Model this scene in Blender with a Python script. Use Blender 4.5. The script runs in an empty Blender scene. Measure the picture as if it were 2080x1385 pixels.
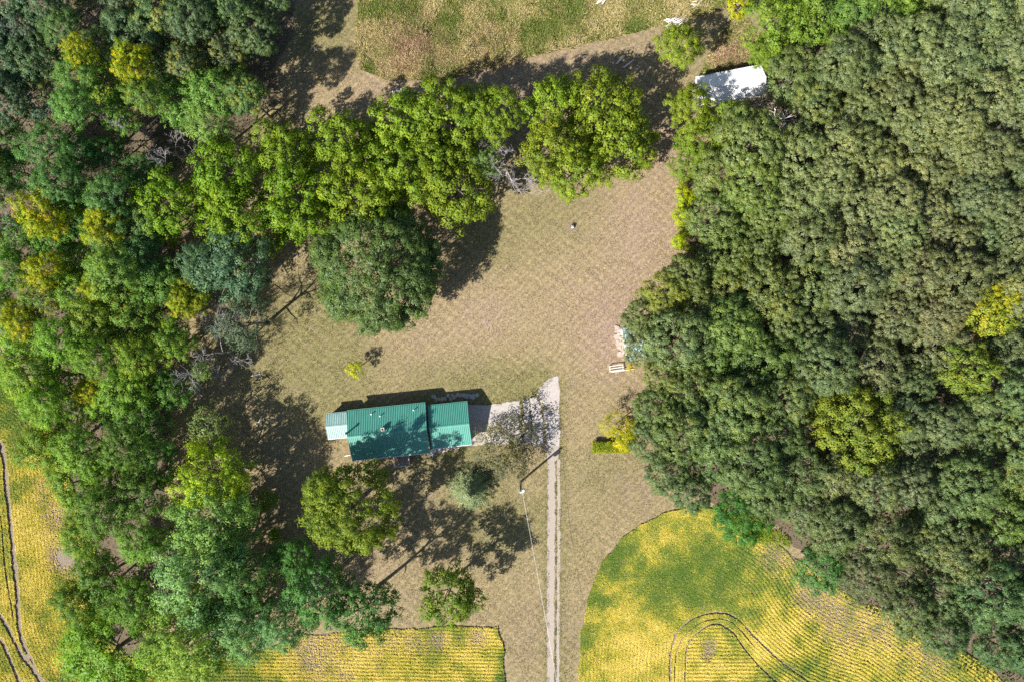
import bpy, bmesh, math, random
import numpy as np
from mathutils import Vector, Matrix
from mathutils.geometry import tessellate_polygon

random.seed(7)
R0 = np.random.default_rng(11)
SC = bpy.context.scene
COL = SC.collection

# ------------------------------------------------------------------ camera, sky, sun, exposure
CAM_H, PPM = 115.0, 12.0             # drone height in metres, photo pixels per metre on the ground
cam = bpy.data.cameras.new('camera')
cam.sensor_width = 36.0
cam.lens = 36.0 * CAM_H / (2080.0 / PPM)
cam.clip_start, cam.clip_end = 1.0, 8000.0
co = bpy.data.objects.new('camera', cam)
co.location = (0, 0, CAM_H)
COL.objects.link(co)
SC.camera = co

SUN_EL, SUN_HEAD = math.radians(39.0), math.radians(40.0)   # shadows fall towards SUN_HEAD
world = bpy.data.worlds.new('World')
SC.world = world
world.use_nodes = True
wn = world.node_tree
sky = wn.nodes.new('ShaderNodeTexSky')
sky.sky_type = 'NISHITA'
sky.sun_disc = False
sky.sun_elevation = SUN_EL
sky.sun_rotation = math.atan2(-math.cos(SUN_HEAD), -math.sin(SUN_HEAD))
wn.nodes['Background'].inputs['Strength'].default_value = 0.065
wn.links.new(sky.outputs['Color'], wn.nodes['Background'].inputs['Color'])
sl = bpy.data.lights.new('sun', 'SUN')
sl.energy = 5.0
sl.angle = math.radians(0.53)
sl.color = (1.0, 0.95, 0.87)
so = bpy.data.objects.new('sun', sl)
so.rotation_euler = Vector((math.cos(SUN_HEAD) * math.cos(SUN_EL), math.sin(SUN_HEAD) * math.cos(SUN_EL),
                            -math.sin(SUN_EL))).to_track_quat('-Z', 'Y').to_euler()
so.location = (-60, -50, 90)
COL.objects.link(so)
SC.view_settings.view_transform = 'Standard'
SC.view_settings.look = 'None'
SC.view_settings.gamma = 1.0
SC.view_settings.use_curve_mapping = False
SC.view_settings.exposure = 1.18
SC.cycles.max_bounces = 6
SC.cycles.diffuse_bounces = 3
SC.cycles.transmission_bounces = 3
SC.cycles.use_denoising = False


# ------------------------------------------------------------------ helpers
def P(px, py, z=0.0):
    """photo pixel -> world x, y of the thing that shows there at height z"""
    k = (CAM_H - z) / CAM_H / PPM
    return ((px - 1040.0) * k, (692.5 - py) * k)


def PP(pts, z=0.0):
    return [P(a, b, z) for a, b in pts]


def put(name, mesh, parent=None, loc=(0, 0, 0), rot=(0, 0, 0), scale=None):
    o = bpy.data.objects.new(name, mesh)
    COL.objects.link(o)
    o.location = loc
    o.rotation_euler = rot
    if scale is not None:
        o.scale = scale
    if parent is not None:
        o.parent = parent
    return o


def tag(o, label=None, cat=None, group=None, kind=None):
    if label: o['label'] = label
    if cat: o['category'] = cat
    if group: o['group'] = group
    if kind: o['kind'] = kind
    return o


def thing(name, label, cat, loc=(0, 0, 0), rotz=0.0, group=None):
    return tag(put(name, None, None, loc, (0, 0, rotz)), label, cat, group)


def np_mesh(name, V, F, mat=None, attrs=None, smooth=False, normals=None):
    """V (n,3); F (m,k) all faces of one size"""
    me = bpy.data.meshes.new(name)
    V = np.asarray(V, np.float32)
    F = np.asarray(F, np.int32)
    m, k = F.shape
    me.vertices.add(len(V))
    me.vertices.foreach_set('co', V.ravel())
    me.loops.add(m * k)
    me.loops.foreach_set('vertex_index', F.ravel())
    me.polygons.add(m)
    me.polygons.foreach_set('loop_start', np.arange(0, m * k, k, dtype=np.int32))
    me.update(calc_edges=True)
    for an, arr in (attrs or {}).items():
        arr = np.asarray(arr, np.float32)
        if arr.ndim == 1:
            a = me.attributes.new(an, 'FLOAT', 'POINT')
            a.data.foreach_set('value', arr)
        else:
            a = me.attributes.new(an, 'FLOAT_COLOR', 'POINT')
            if arr.shape[1] == 3:
                arr = np.concatenate([arr, np.ones((len(arr), 1), np.float32)], 1)
            a.data.foreach_set('color', arr.ravel())
    if mat: me.materials.append(mat)
    if smooth:
        me.polygons.foreach_set('use_smooth', np.ones(m, bool))
    if normals is not None:
        me.normals_split_custom_set_from_vertices(normals)
    return me


class MB:
    """collects boxes, tubes and polygons into one mesh"""
    def __init__(s): s.v, s.f = [], []

    def add(s, vs, fs):
        n = len(s.v)
        s.v += [tuple(v) for v in vs]
        s.f += [tuple(i + n for i in f) for f in fs]
        return s

    def box(s, c, size, rz=0.0, rx=0.0, ry=0.0):
        M = Matrix.Translation(c) @ Matrix.Rotation(rz, 4, 'Z') @ Matrix.Rotation(ry, 4, 'Y') @ Matrix.Rotation(rx, 4, 'X')
        x, y, z = [q / 2 for q in size]
        vs = [M @ Vector(p) for p in ((-x, -y, -z), (x, -y, -z), (x, y, -z), (-x, y, -z), (-x, -y, z), (x, -y, z), (x, y, z), (-x, y, z))]
        return s.add(vs, [(3, 2, 1, 0), (4, 5, 6, 7), (0, 1, 5, 4), (1, 2, 6, 5), (2, 3, 7, 6), (3, 0, 4, 7)])

    def tube(s, pts, rads, n=6, cap=True):
        pts = [Vector(p) for p in pts]
        if not hasattr(rads, '__len__'): rads = [rads] * len(pts)
        rings = []
        vs = []
        for i, p in enumerate(pts):
            d = (pts[min(i + 1, len(pts) - 1)] - pts[max(i - 1, 0)])
            if d.length < 1e-6: d = Vector((0, 0, 1))
            d.normalize()
            a = d.cross(Vector((0, 0, 1)) if abs(d.z) < .9 else Vector((1, 0, 0))).normalized()
            b = d.cross(a)
            rings.append(len(vs))
            for k in range(n):
                t = 2 * math.pi * k / n
                vs.append(p + (a * math.cos(t) + b * math.sin(t)) * rads[i])
        fs = []
        for i in range(len(pts) - 1):
            for k in range(n):
                a0, a1 = rings[i] + k, rings[i] + (k + 1) % n
                b0, b1 = rings[i + 1] + k, rings[i + 1] + (k + 1) % n
                fs.append((a0, b0, b1, a1))
        if cap:
            fs.append(tuple(range(n)))
            fs.append(tuple(reversed(range(rings[-1], rings[-1] + n))))
        return s.add(vs, fs)

    def prism(s, poly, z0, z1):
        """poly 2-D outline, straight walls, filled top and bottom"""
        n = len(poly)
        tris = tessellate_polygon([[Vector((a, b, 0)) for a, b in poly]])
        vs = [(a, b, z1) for a, b in poly] + [(a, b, z0) for a, b in poly]
        fs = []
        for t in tris:
            p = [Vector((poly[i][0], poly[i][1], 0)) for i in t]
            if (p[1] - p[0]).cross(p[2] - p[0]).z < 0: t = (t[0], t[2], t[1])
            fs.append(tuple(t))
        area = sum(poly[i][0] * poly[(i + 1) % n][1] - poly[(i + 1) % n][0] * poly[i][1] for i in range(n))
        for i in range(n):
            j = (i + 1) % n
            fs.append((i, n + i, n + j, j) if area > 0 else (j, n + j, n + i, i))
        return s.add(vs, fs)

    def mesh(s, name, mat=None, smooth=False):
        me = bpy.data.meshes.new(name)
        me.from_pydata(s.v, [], s.f)
        if mat: me.materials.append(mat)
        if smooth:
            for p in me.polygons: p.use_smooth = True
        me.update()
        return me

    def build(s, name, mat, parent=None, loc=(0, 0, 0), rot=(0, 0, 0), smooth=False):
        return put(name, s.mesh(name, mat, smooth), parent, loc, rot)


def inside(pts, poly):
    x, y = pts[:, 0], pts[:, 1]
    r = np.zeros(len(pts), bool)
    n = len(poly)
    for i in range(n):
        x1, y1 = poly[i]
        x2, y2 = poly[(i + 1) % n]
        if y1 == y2: continue
        c = ((y1 > y) != (y2 > y)) & (x < (x2 - x1) * (y - y1) / (y2 - y1) + x1)
        r ^= c
    return r


def dist_line(pts, line):
    d = np.full(len(pts), 1e9)
    for (x1, y1), (x2, y2) in zip(line[:-1], line[1:]):
        ex, ey = x2 - x1, y2 - y1
        t = np.clip(((pts[:, 0] - x1) * ex + (pts[:, 1] - y1) * ey) / max(ex * ex + ey * ey, 1e-9), 0, 1)
        d = np.minimum(d, np.hypot(pts[:, 0] - x1 - t * ex, pts[:, 1] - y1 - t * ey))
    return d


def smooth_line(pts, n=8):
    """Catmull-Rom through points"""
    p = [np.array(q, float) for q in pts]
    p = [2 * p[0] - p[1]] + p + [2 * p[-1] - p[-2]]
    out = []
    for i in range(1, len(p) - 2):
        for k in range(n):
            t = k / n
            a, b, c, d = p[i - 1], p[i], p[i + 1], p[i + 2]
            out.append(tuple(.5 * (2 * b + (c - a) * t + (2 * a - 5 * b + 4 * c - d) * t * t + (3 * b - a - 3 * c + d) * t ** 3)))
    out.append(tuple(p[-2]))
    return out


def vnoise(pts, scale, seed, octaves=3):
    """value noise 0..1, numpy"""
    out = np.zeros(len(pts))
    amp, tot = 1.0, 0.0
    for o in range(octaves):
        g = np.random.default_rng(seed + o).random((128, 128))
        q = pts / scale * 2 ** o + 1000.0
        i = np.floor(q).astype(int)
        f = q - i
        f = f * f * (3 - 2 * f)
        a = g[i[:, 0] % 128, i[:, 1] % 128]
        b = g[(i[:, 0] + 1) % 128, i[:, 1] % 128]
        c = g[i[:, 0] % 128, (i[:, 1] + 1) % 128]
        d = g[(i[:, 0] + 1) % 128, (i[:, 1] + 1) % 128]
        out += amp * ((a * (1 - f[:, 0]) + b * f[:, 0]) * (1 - f[:, 1]) + (c * (1 - f[:, 0]) + d * f[:, 0]) * f[:, 1])
        tot += amp
        amp *= .5
    return out / tot


def ragged(poly, step=1.0, amp=.3, seed=0, sc=1.7):
    """world outline -> denser outline with an uneven edge"""
    out = []
    n = len(poly)
    for i in range(n):
        a, b = np.array(poly[i]), np.array(poly[(i + 1) % n])
        L = np.hypot(*(b - a))
        m = max(1, int(L / step))
        for k in range(m):
            out.append(a + (b - a) * k / m)
    out = np.array(out)
    out[:, 0] += (vnoise(out, sc, seed + 5) - .5) * 2 * amp
    out[:, 1] += (vnoise(out, sc, seed + 9) - .5) * 2 * amp
    return [tuple(p) for p in out]


# ------------------------------------------------------------------ materials
def new_mat(name):
    m = bpy.data.materials.new(name)
    m.use_nodes = True
    nt = m.node_tree
    return m, nt, nt.nodes['Principled BSDF']


def N(nt, t, **kw):
    n = nt.nodes.new(t)
    for k, v in kw.items():
        if k in n.bl_rna.properties.keys(): setattr(n, k, v)
        else: n.inputs[k].default_value = v
    return n


def noise(nt, scale, detail=3, rough=.6, vec=None):
    n = N(nt, 'ShaderNodeTexNoise', Scale=scale, Detail=detail, Roughness=rough)
    if vec is not None: nt.links.new(vec, n.inputs['Vector'])
    return n.outputs['Fac']


def ramp(nt, fac, stops):
    r = nt.nodes.new('ShaderNodeValToRGB')
    els = r.color_ramp.elements
    while len(els) < len(stops): els.new(.5)
    for e, (p, c) in zip(els, stops):
        e.position = p
        e.color = (*c, 1) if len(c) == 3 else c
    nt.links.new(fac, r.inputs['Fac'])
    return r.outputs['Color']


def mix(nt, fac, a, b, mode='MIX'):
    m = nt.nodes.new('ShaderNodeMix')
    m.data_type = 'RGBA'
    m.blend_type = mode
    for s, v in ((m.inputs[0], fac), (m.inputs[6], a), (m.inputs[7], b)):
        if isinstance(v, (int, float)): s.default_value = v
        elif isinstance(v, tuple): s.default_value = (*v, 1)
        else: nt.links.new(v, s)
    return m.outputs[2]


def objpos(nt):
    return nt.nodes.new('ShaderNodeTexCoord').outputs['Object']


def bump(nt, h, strength, dist):
    b = N(nt, 'ShaderNodeBump', Strength=strength, Distance=dist)
    nt.links.new(h, b.inputs['Height'])
    return b.outputs['Normal']


def simple(name, col, rough=.7, var=.25, scale=6.0, metal=0.0, bumpd=0.0, fine=40.0):
    m, nt, b = new_mat(name)
    v = objpos(nt)
    c = mix(nt, noise(nt, scale, 4, .65, v), tuple(q * (1 - var) for q in col), tuple(min(1, q * (1 + var)) for q in col))
    nt.links.new(c, b.inputs['Base Color'])
    b.inputs['Roughness'].default_value = rough
    b.inputs['Metallic'].default_value = metal
    if bumpd:
        nt.links.new(bump(nt, noise(nt, fine, 3, .6, v), .6, bumpd), b.inputs['Normal'])
    return m


def foliage_mat(name, gloss=.05, transl=.33, yellow=(.42, .36, .012)):
    m = bpy.data.materials.new(name)
    m.use_nodes = True
    nt = m.node_tree
    nt.nodes.clear()
    L = nt.links.new
    oi = nt.nodes.new('ShaderNodeObjectInfo')
    at = N(nt, 'ShaderNodeAttribute', attribute_name='tone')
    tc = nt.nodes.new('ShaderNodeTexCoord')
    va = nt.nodes.new('ShaderNodeVectorMath')
    va.operation = 'ADD'
    sc = nt.nodes.new('ShaderNodeVectorMath')
    sc.operation = 'SCALE'
    sc.inputs[0].default_value = (37.0, 11.0, 53.0)
    L(oi.outputs['Random'], sc.inputs['Scale'])
    L(tc.outputs['Object'], va.inputs[0])
    L(sc.outputs[0], va.inputs[1])
    n1 = noise(nt, .35, 3, .6, va.outputs[0])
    base = mix(nt, 1.0, oi.outputs['Color'], ramp(nt, at.outputs['Fac'], [(0, (.7, .75, .75)), (.5, (1, 1, 1)), (1, (1.35, 1.25, 1.1))]), 'MULTIPLY')
    base = mix(nt, 1.0, base, ramp(nt, n1, [(.3, (.8, .86, .9)), (.7, (1.2, 1.12, .95))]), 'MULTIPLY')
    # leaves that have turned yellow: some boughs only
    yn = ramp(nt, noise(nt, .55, 2, .5, va.outputs[0]), [(.5, (0, 0, 0)), (.6, (1, 1, 1))])
    ym = nt.nodes.new('ShaderNodeMath')
    ym.operation = 'MULTIPLY'
    L(yn, ym.inputs[0])
    L(oi.outputs['Alpha'], ym.inputs[1])
    base = mix(nt, ym.outputs[0], base, yellow)
    d = nt.nodes.new('ShaderNodeBsdfDiffuse')
    t = nt.nodes.new('ShaderNodeBsdfTranslucent')
    g = N(nt, 'ShaderNodeBsdfGlossy', Roughness=.5)
    L(base, d.inputs['Color'])
    L(mix(nt, 1.0, base, (1.35, 1.35, .55), 'MULTIPLY'), t.inputs['Color'])
    g.inputs['Color'].default_value = (.8, .85, .9, 1)
    a = N(nt, 'ShaderNodeMixShader', Fac=transl)
    L(d.outputs[0], a.inputs[1]); L(t.outputs[0], a.inputs[2])
    c = N(nt, 'ShaderNodeMixShader', Fac=gloss)
    L(a.outputs[0], c.inputs[1]); L(g.outputs[0], c.inputs[2])
    o = nt.nodes.new('ShaderNodeOutputMaterial')
    L(c.outputs[0], o.inputs['Surface'])
    return m


def leafcol_mat(name, transl=.3):
    """leaves whose colour is stored per leaf"""
    m = bpy.data.materials.new(name)
    m.use_nodes = True
    nt = m.node_tree
    nt.nodes.clear()
    L = nt.links.new
    at = N(nt, 'ShaderNodeAttribute', attribute_name='leafcol')
    d = nt.nodes.new('ShaderNodeBsdfDiffuse')
    t = nt.nodes.new('ShaderNodeBsdfTranslucent')
    L(at.outputs['Color'], d.inputs['Color'])
    L(at.outputs['Color'], t.inputs['Color'])
    a = N(nt, 'ShaderNodeMixShader', Fac=transl)
    L(d.outputs[0], a.inputs[1]); L(t.outputs[0], a.inputs[2])
    o = nt.nodes.new('ShaderNodeOutputMaterial')
    L(a.outputs[0], o.inputs['Surface'])
    return m


M_LEAF = foliage_mat('leaf_matte', .012, .3)
M_OAK = foliage_mat('leaf_waxy', .022, .22)
M_CROP = leafcol_mat('crop_leaf', .3)
M_GRASS = leafcol_mat('grass_blade', .25)
M_BARK = simple('bark', (.13, .105, .085), .9, .4, 9, bumpd=.02, fine=25)
M_DEAD = simple('bare_wood', (.29, .265, .265), .85, .3, 3, bumpd=.01, fine=30)
M_PALE = simple('bleached_wood', (.62, .57, .52), .85, .25, 3, bumpd=.01, fine=30)
M_WHITE = simple('white_paint', (.78, .78, .76), .55, .08, 4)
M_WEATHER = simple('weathered_white_paint', (.56, .54, .5), .7, .25, 9)
M_DARK = simple('dark_metal', (.04, .045, .05), .5, .2, 6)
M_STEEL = simple('grey_steel', (.4, .42, .44), .4, .15, 6, metal=.6)
M_NAVY_SHADE = simple('navy_shade', (.015, .04, .12), .6, .3, 5)  # dark blue painted in for the trailer's interior shadow
M_DECK = simple('deck_wood', (.25, .2, .17), .8, .25, 12, bumpd=.01, fine=30)
M_SIDING = simple('siding', (.62, .6, .55), .7, .08, 3)
M_BRICK = simple('brick_red', (.3, .16, .12), .85, .25, 20, bumpd=.01)
M_CONC = None


def ground_mats():
    out = {}
    # lawn: colour attribute green / straw / brown, broken up by fine noise
    m, nt, b = new_mat('mown_grass')
    v = objpos(nt)
    at = N(nt, 'ShaderNodeAttribute', attribute_name='turf')
    sp = nt.nodes.new('ShaderNodeSeparateColor')
    nt.links.new(at.outputs['Color'], sp.inputs[0])
    straw = ramp(nt, noise(nt, 2.4, 7, .8, v), [(.32, (.165, .122, .064)), (.5, (.272, .208, .12)), (.68, (.42, .325, .2))])
    green = ramp(nt, noise(nt, 2.4, 7, .8, v), [(.32, (.09, .09, .032)), (.52, (.16, .15, .06)), (.7, (.27, .23, .105))])
    brown = ramp(nt, noise(nt, 2.4, 7, .8, v), [(.32, (.15, .105, .08)), (.5, (.245, .178, .138)), (.68, (.38, .285, .225))])
    blot = ramp(nt, noise(nt, .55, 7, .8, v), [(.3, (0, 0, 0)), (.7, (1, 1, 1))])

    def thr(ch, w):
        a = nt.nodes.new('ShaderNodeMath'); a.operation = 'ADD'
        nt.links.new(sp.outputs[ch], a.inputs[0]); nt.links.new(blot, a.inputs[1])
        s = N(nt, 'ShaderNodeMapRange')
        nt.links.new(a.outputs[0], s.inputs[0])
        s.inputs[1].default_value, s.inputs[2].default_value = 1.0 - w, 1.0 + w
        s.interpolation_type = 'SMOOTHSTEP'
        return s.outputs[0]
    c = mix(nt, thr(0, .75), straw, green)
    c = mix(nt, thr(1, .7), c, brown)
    mp = N(nt, 'ShaderNodeMapping')
    mp.inputs['Rotation'].default_value = (0, 0, math.radians(47))
    nt.links.new(v, mp.inputs['Vector'])
    st = N(nt, 'ShaderNodeTexWave', Scale=.3, Distortion=5.0, Detail=4.0)
    nt.links.new(mp.outputs[0], st.inputs['Vector'])
    c = mix(nt, 1.0, c, ramp(nt, st.outputs['Fac'], [(0, (.9, .925, .89)), (1, (1.08, 1.06, 1.06))]), 'MULTIPLY')
    mp2 = N(nt, 'ShaderNodeMapping')
    mp2.inputs['Rotation'].default_value = (0, 0, math.radians(-52))
    nt.links.new(v, mp2.inputs['Vector'])
    st2 = N(nt, 'ShaderNodeTexWave', Scale=.22, Distortion=3.0, Detail=3.0)
    nt.links.new(mp2.outputs[0], st2.inputs['Vector'])
    where = ramp(nt, noise(nt, .07, 2, .5, v), [(.4, (0, 0, 0)), (.6, (1, 1, 1))])
    c = mix(nt, where, c, mix(nt, 1.0, c, ramp(nt, st2.outputs['Fac'], [(0, (.87, .9, .86)), (1, (1.1, 1.08, 1.07))]), 'MULTIPLY'))
    nt.links.new(c, b.inputs['Base Color'])
    b.inputs['Roughness'].default_value = 1.0
    b.inputs['Specular IOR Level'].default_value = .1
    nt.links.new(bump(nt, noise(nt, 7.0, 4, .75, v), .7, .09), b.inputs['Normal'])
    out['lawn'] = m

    def soil(name, a, bb, c2, s1=3.0):
        m, nt, b = new_mat(name)
        v = objpos(nt)
        c = ramp(nt, noise(nt, s1, 6, .75, v), [(.3, a), (.5, bb), (.72, c2)])
        c = mix(nt, noise(nt, .25, 3, .6, v), c, mix(nt, 1.0, c, (.8, .85, .8), 'MULTIPLY'))
        nt.links.new(c, b.inputs['Base Color'])
        b.inputs['Roughness'].default_value = 1.0
        b.inputs['Specular IOR Level'].default_value = .1
        nt.links.new(bump(nt, noise(nt, 6.0, 4, .75, v), .8, .12), b.inputs['Normal'])
        return m
    out['litter'] = soil('leaf_litter', (.07, .052, .035), (.14, .105, .075), (.28, .21, .165))
    out['soil'] = soil('field_soil', (.14, .105, .08), (.24, .185, .145), (.38, .3, .24), 4)
    out['thatch'] = soil('thatch', (.1, .095, .035), (.2, .18, .075), (.33, .28, .14), 3)
    out['far'] = soil('far_fields', (.1, .1, .04), (.17, .16, .07), (.26, .22, .1), .05)
    m, nt, b = new_mat('old_concrete')
    v = objpos(nt)
    c = ramp(nt, noise(nt, 2.2, 7, .75, v), [(.25, (.29, .26, .24)), (.5, (.36, .325, .305)), (.75, (.43, .39, .37))])
    vo = N(nt, 'ShaderNodeTexVoronoi', Scale=.45, feature='DISTANCE_TO_EDGE')
    wv = nt.nodes.new('ShaderNodeVectorMath'); wv.operation = 'ADD'
    nz = N(nt, 'ShaderNodeTexNoise', Scale=1.2, Detail=4.0)
    nt.links.new(v, nz.inputs['Vector'])
    nt.links.new(v, wv.inputs[0]); nt.links.new(nz.outputs['Color'], wv.inputs[1])
    nt.links.new(wv.outputs[0], vo.inputs['Vector'])
    c = mix(nt, ramp(nt, vo.outputs['Distance'], [(0, (.6, .6, .6)), (.014, (0, 0, 0))]), c, (.17, .15, .11))
    nt.links.new(c, b.inputs['Base Color'])
    b.inputs['Roughness'].default_value = .9
    nt.links.new(bump(nt, noise(nt, 9, 4, .7, v), .5, .03), b.inputs['Normal'])
    out['concrete'] = m
    m, nt, b = new_mat('gravel_track')
    v = objpos(nt)
    c = ramp(nt, noise(nt, 4.5, 7, .8, v), [(.3, (.21, .175, .145)), (.5, (.3, .258, .222)), (.7, (.38, .335, .295))])
    nt.links.new(c, b.inputs['Base Color'])
    b.inputs['Roughness'].default_value = .95
    nt.links.new(bump(nt, noise(nt, 12, 4, .7, v), .7, .05), b.inputs['Normal'])
    out['gravel'] = m
    return out


G = ground_mats()
M_CONC = G['concrete']


def roof_mat(name, col, rough=.42, dirt=.28):
    m, nt, b = new_mat(name)
    v = objpos(nt)
    c = mix(nt, noise(nt, .9, 7, .75, v), tuple(q * (1 - dirt) for q in col), tuple(min(1, q * (1 + dirt)) for q in col))
    mp = N(nt, 'ShaderNodeMapping')
    mp.inputs['Rotation'].default_value = (0, 0, math.radians(-5.9))
    mp.inputs['Scale'].default_value = (1.0, .12, .12)
    nt.links.new(v, mp.inputs['Vector'])
    c = mix(nt, 1.0, c, ramp(nt, noise(nt, 2.6, 4, .7, mp.outputs[0]), [(.3, (.82, .85, .86)), (.7, (1.12, 1.08, 1.08))]), 'MULTIPLY')
    c = mix(nt, ramp(nt, noise(nt, 7, 4, .7, v), [(.55, (0, 0, 0)), (.75, (.35, .35, .35))]), c, tuple(min(1, q * .8 + .03) for q in col))
    nt.links.new(c, b.inputs['Base Color'])
    b.inputs['Roughness'].default_value = rough
    b.inputs['Specular IOR Level'].default_value = 1.0
    return m


M_TEAL = roof_mat('teal_metal', (.045, .25, .19), .64)
M_TEALRIB = roof_mat('teal_metal_rib', (.025, .2, .15), .56)
M_MINT = roof_mat('faded_mint_metal', (.22, .36, .33))
M_WROOF = roof_mat('white_metal', (.72, .72, .73), .5, .08)
M_AQUA = roof_mat('pale_aqua_metal', (.24, .36, .36), .5)

# ------------------------------------------------------------------ the setting: ground
big = MB()
big.add([(-3000, -3000, -.4), (3000, -3000, -.4), (3000, 3000, -.4), (-3000, 3000, -.4)], [(0, 1, 2, 3)])
tag(big.build('ground', G['far']), kind='structure')

# lawn: one grid with the turf's own colour patches (x green, y brown)
gx, gy = np.meshgrid(np.arange(-112, 112.1, .8), np.arange(-78, 78.1, .8), indexing='ij')
pts = np.stack([gx.ravel(), gy.ravel()], 1)
TURF = [  # px, py, radius px, green, brown
    (660, 640, 90, .5, 0), (880, 790, 70, .45, 0), (1000, 800, 60, .55, 0), (700, 790, 60, .45, 0), (620, 780, 90, .6, -.1),
    (560, 700, 80, .5, 0), (640, 60, 60, .5, 0), (700, 60, 60, .25, 0), (640, 200, 60, -.1, .1), (540, 260, 50, .6, 0), (1150, 400, 90, .35, 0), (1000, 480, 80, .35, 0),
    (1310, 480, 80, -.2, .55), (1260, 620, 70, -.2, .5), (1240, 700, 60, -.3, .65), (980, 640, 60, -.2, .45), (860, 680, 60, -.1, .3), (1150, 600, 90, -.1, .2),
    (1280, 400, 70, -.1, .2), (1090, 770, 30, .5, -.1), (1040, 820, 60, .3, -.1), (1250, 780, 70, .1, .2), (1180, 850, 80, .0, .05),
    (1290, 970, 70, .3, .05), (1210, 960, 60, .25, 0), (1160, 1100, 60, .25, .1), (1300, 990, 60, .0, .3), (1180, 1300, 60, .3, .25), (1060, 1300, 60, .15, .2), (1020, 1050, 80, .25, 0),
    (1000, 1060, 60, .45, 0), (930, 910, 60, .7, -.1), (1100, 1050, 25, .55, 0), (1085, 1250, 60, .1, .2), (830, 1240, 90, .2, .2), (850, 1000, 90, .2, .15), (740, 1150, 90, 0, .3), (560, 900, 120, .1, .25),
    (900, 180, 140, 0, .35), (1100, 160, 120, 0, .4), (1260, 110, 100, .05, .25), (1350, 300, 60, -.1, .6), (1330, 80, 60, .15, .15), (1480, 90, 80, .5, .1), (760, 180, 50, -.1, .25)]
gr = np.full(len(pts), .34)
br = np.full(len(pts), .16)
for px, py, r, g, bb in TURF:
    x, y = P(px, py)
    w = np.exp(-((pts[:, 0] - x) ** 2 + (pts[:, 1] - y) ** 2) / (2 * (r / PPM * .75) ** 2))
    gr += w * g * 1.5
    br += w * bb * .85
# lusher grass along the drive edges
dl = dist_line(pts, PP([(1108, 1385), (1108, 930)]))
gr += .5 * np.exp(-(dl / .7) ** 2)
dl = dist_line(pts, PP([(1142, 1385), (1140, 770)]))
gr += .5 * np.exp(-(dl / .7) ** 2)
dl = dist_line(pts, PP([(960, 830), (1060, 815), (1100, 775)]))
gr += .5 * np.exp(-(dl / 1.2) ** 2)
nx, ny = gx.shape
idx = np.arange(nx * ny).reshape(nx, ny)
F = np.stack([idx[:-1, :-1], idx[1:, :-1], idx[1:, 1:], idx[:-1, 1:]], -1).reshape(-1, 4)
z = (vnoise(pts, 9, 3) - .5) * .05
z = z - z.max()
V = np.concatenate([pts, z[:, None]], 1)
TURFCOL = np.stack([np.clip(gr, 0, 1), np.clip(br, 0, 1), np.zeros_like(gr)], 1)
tag(put('lawn', np_mesh('lawn', V, F, G['lawn'], {'turf': TURFCOL}, True)), kind='structure')


def sheet(name, poly_px, mat, z, amp=.35, step=.8, seed=0):
    poly = ragged(PP(poly_px), step, amp, seed)
    o = MB().prism(poly, z - .2, z).build(name, mat)
    return tag(o, kind='structure')


WOOD_R = [(1500, 300), (1420, 380), (1400, 470), (1390, 540), (1340, 610), (1345, 680), (1350, 770), (1330, 830), (1320, 900), (1350, 960), (1390, 1000), (1470, 1030), (1560, 1050), (1640, 1130), (1690, 1200), (1780, 1255), (1860, 1310), (1960, 1370), (2130, 1420), (2130, -40), (1560, -40), (1560, 90), (1600, 160), (1570, 240)]
WOOD_L = [(-60, -40), (600, -40), (600, 60), (560, 130), (560, 210), (470, 290), (330, 360), (330, 430), (390, 520), (400, 620), (350, 700), (340, 800), (350, 900), (330, 1000), (320, 1150), (320, 1420), (170, 1420), (150, 1280), (150, 1130), (130, 1040), (110, 930), (90, 830), (40, 720), (-60, 690)]
sheet('woodland_floor', WOOD_R, G['litter'], .012, .8, 1.2, 1)
sheet('woodland_floor', WOOD_L, G['litter'], .012, .8, 1.2, 2)
WEEDS = [(728, -60), (724, 30), (722, 100), (735, 140), (790, 164), (900, 155), (1010, 132), (1100, 104), (1200, 82), (1330, 52), (1420, 30), (1480, 15), (1530, -60)]
sheet('weedy_field', WEEDS, G['thatch'], .016, .7, .5, 3)
SOY_R = [(1172, 1440), (1178, 1310), (1195, 1210), (1225, 1140), (1280, 1078), (1350, 1042), (1430, 1028), (1500, 1050), (1560, 1085), (1610, 1130), (1685, 1180), (1745, 1222), (1815, 1240), (1895, 1295), (2015, 1355), (2070, 1440)]
SOY_R = smooth_line(SOY_R[:8], 5) + SOY_R[8:]
SOY_B = [(330, 1440), (340, 1345), (500, 1330), (620, 1290), (780, 1278), (900, 1272), (1012, 1272), (1022, 1330), (1032, 1440)]
SOY_L = [(-60, 640), (15, 690), (60, 780), (115, 900), (155, 1010), (195, 1120), (195, 1200), (215, 1280), (260, 1330), (340, 1360), (330, 1440), (-60, 1440)]
sheet('soybean_field', SOY_R, G['soil'], .02, .2, .6, 4)
sheet('soybean_field', SOY_B, G['soil'], .02, .2, .6, 5)
sheet('soybean_field', SOY_L, G['soil'], .02, .4, .6, 6)

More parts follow.
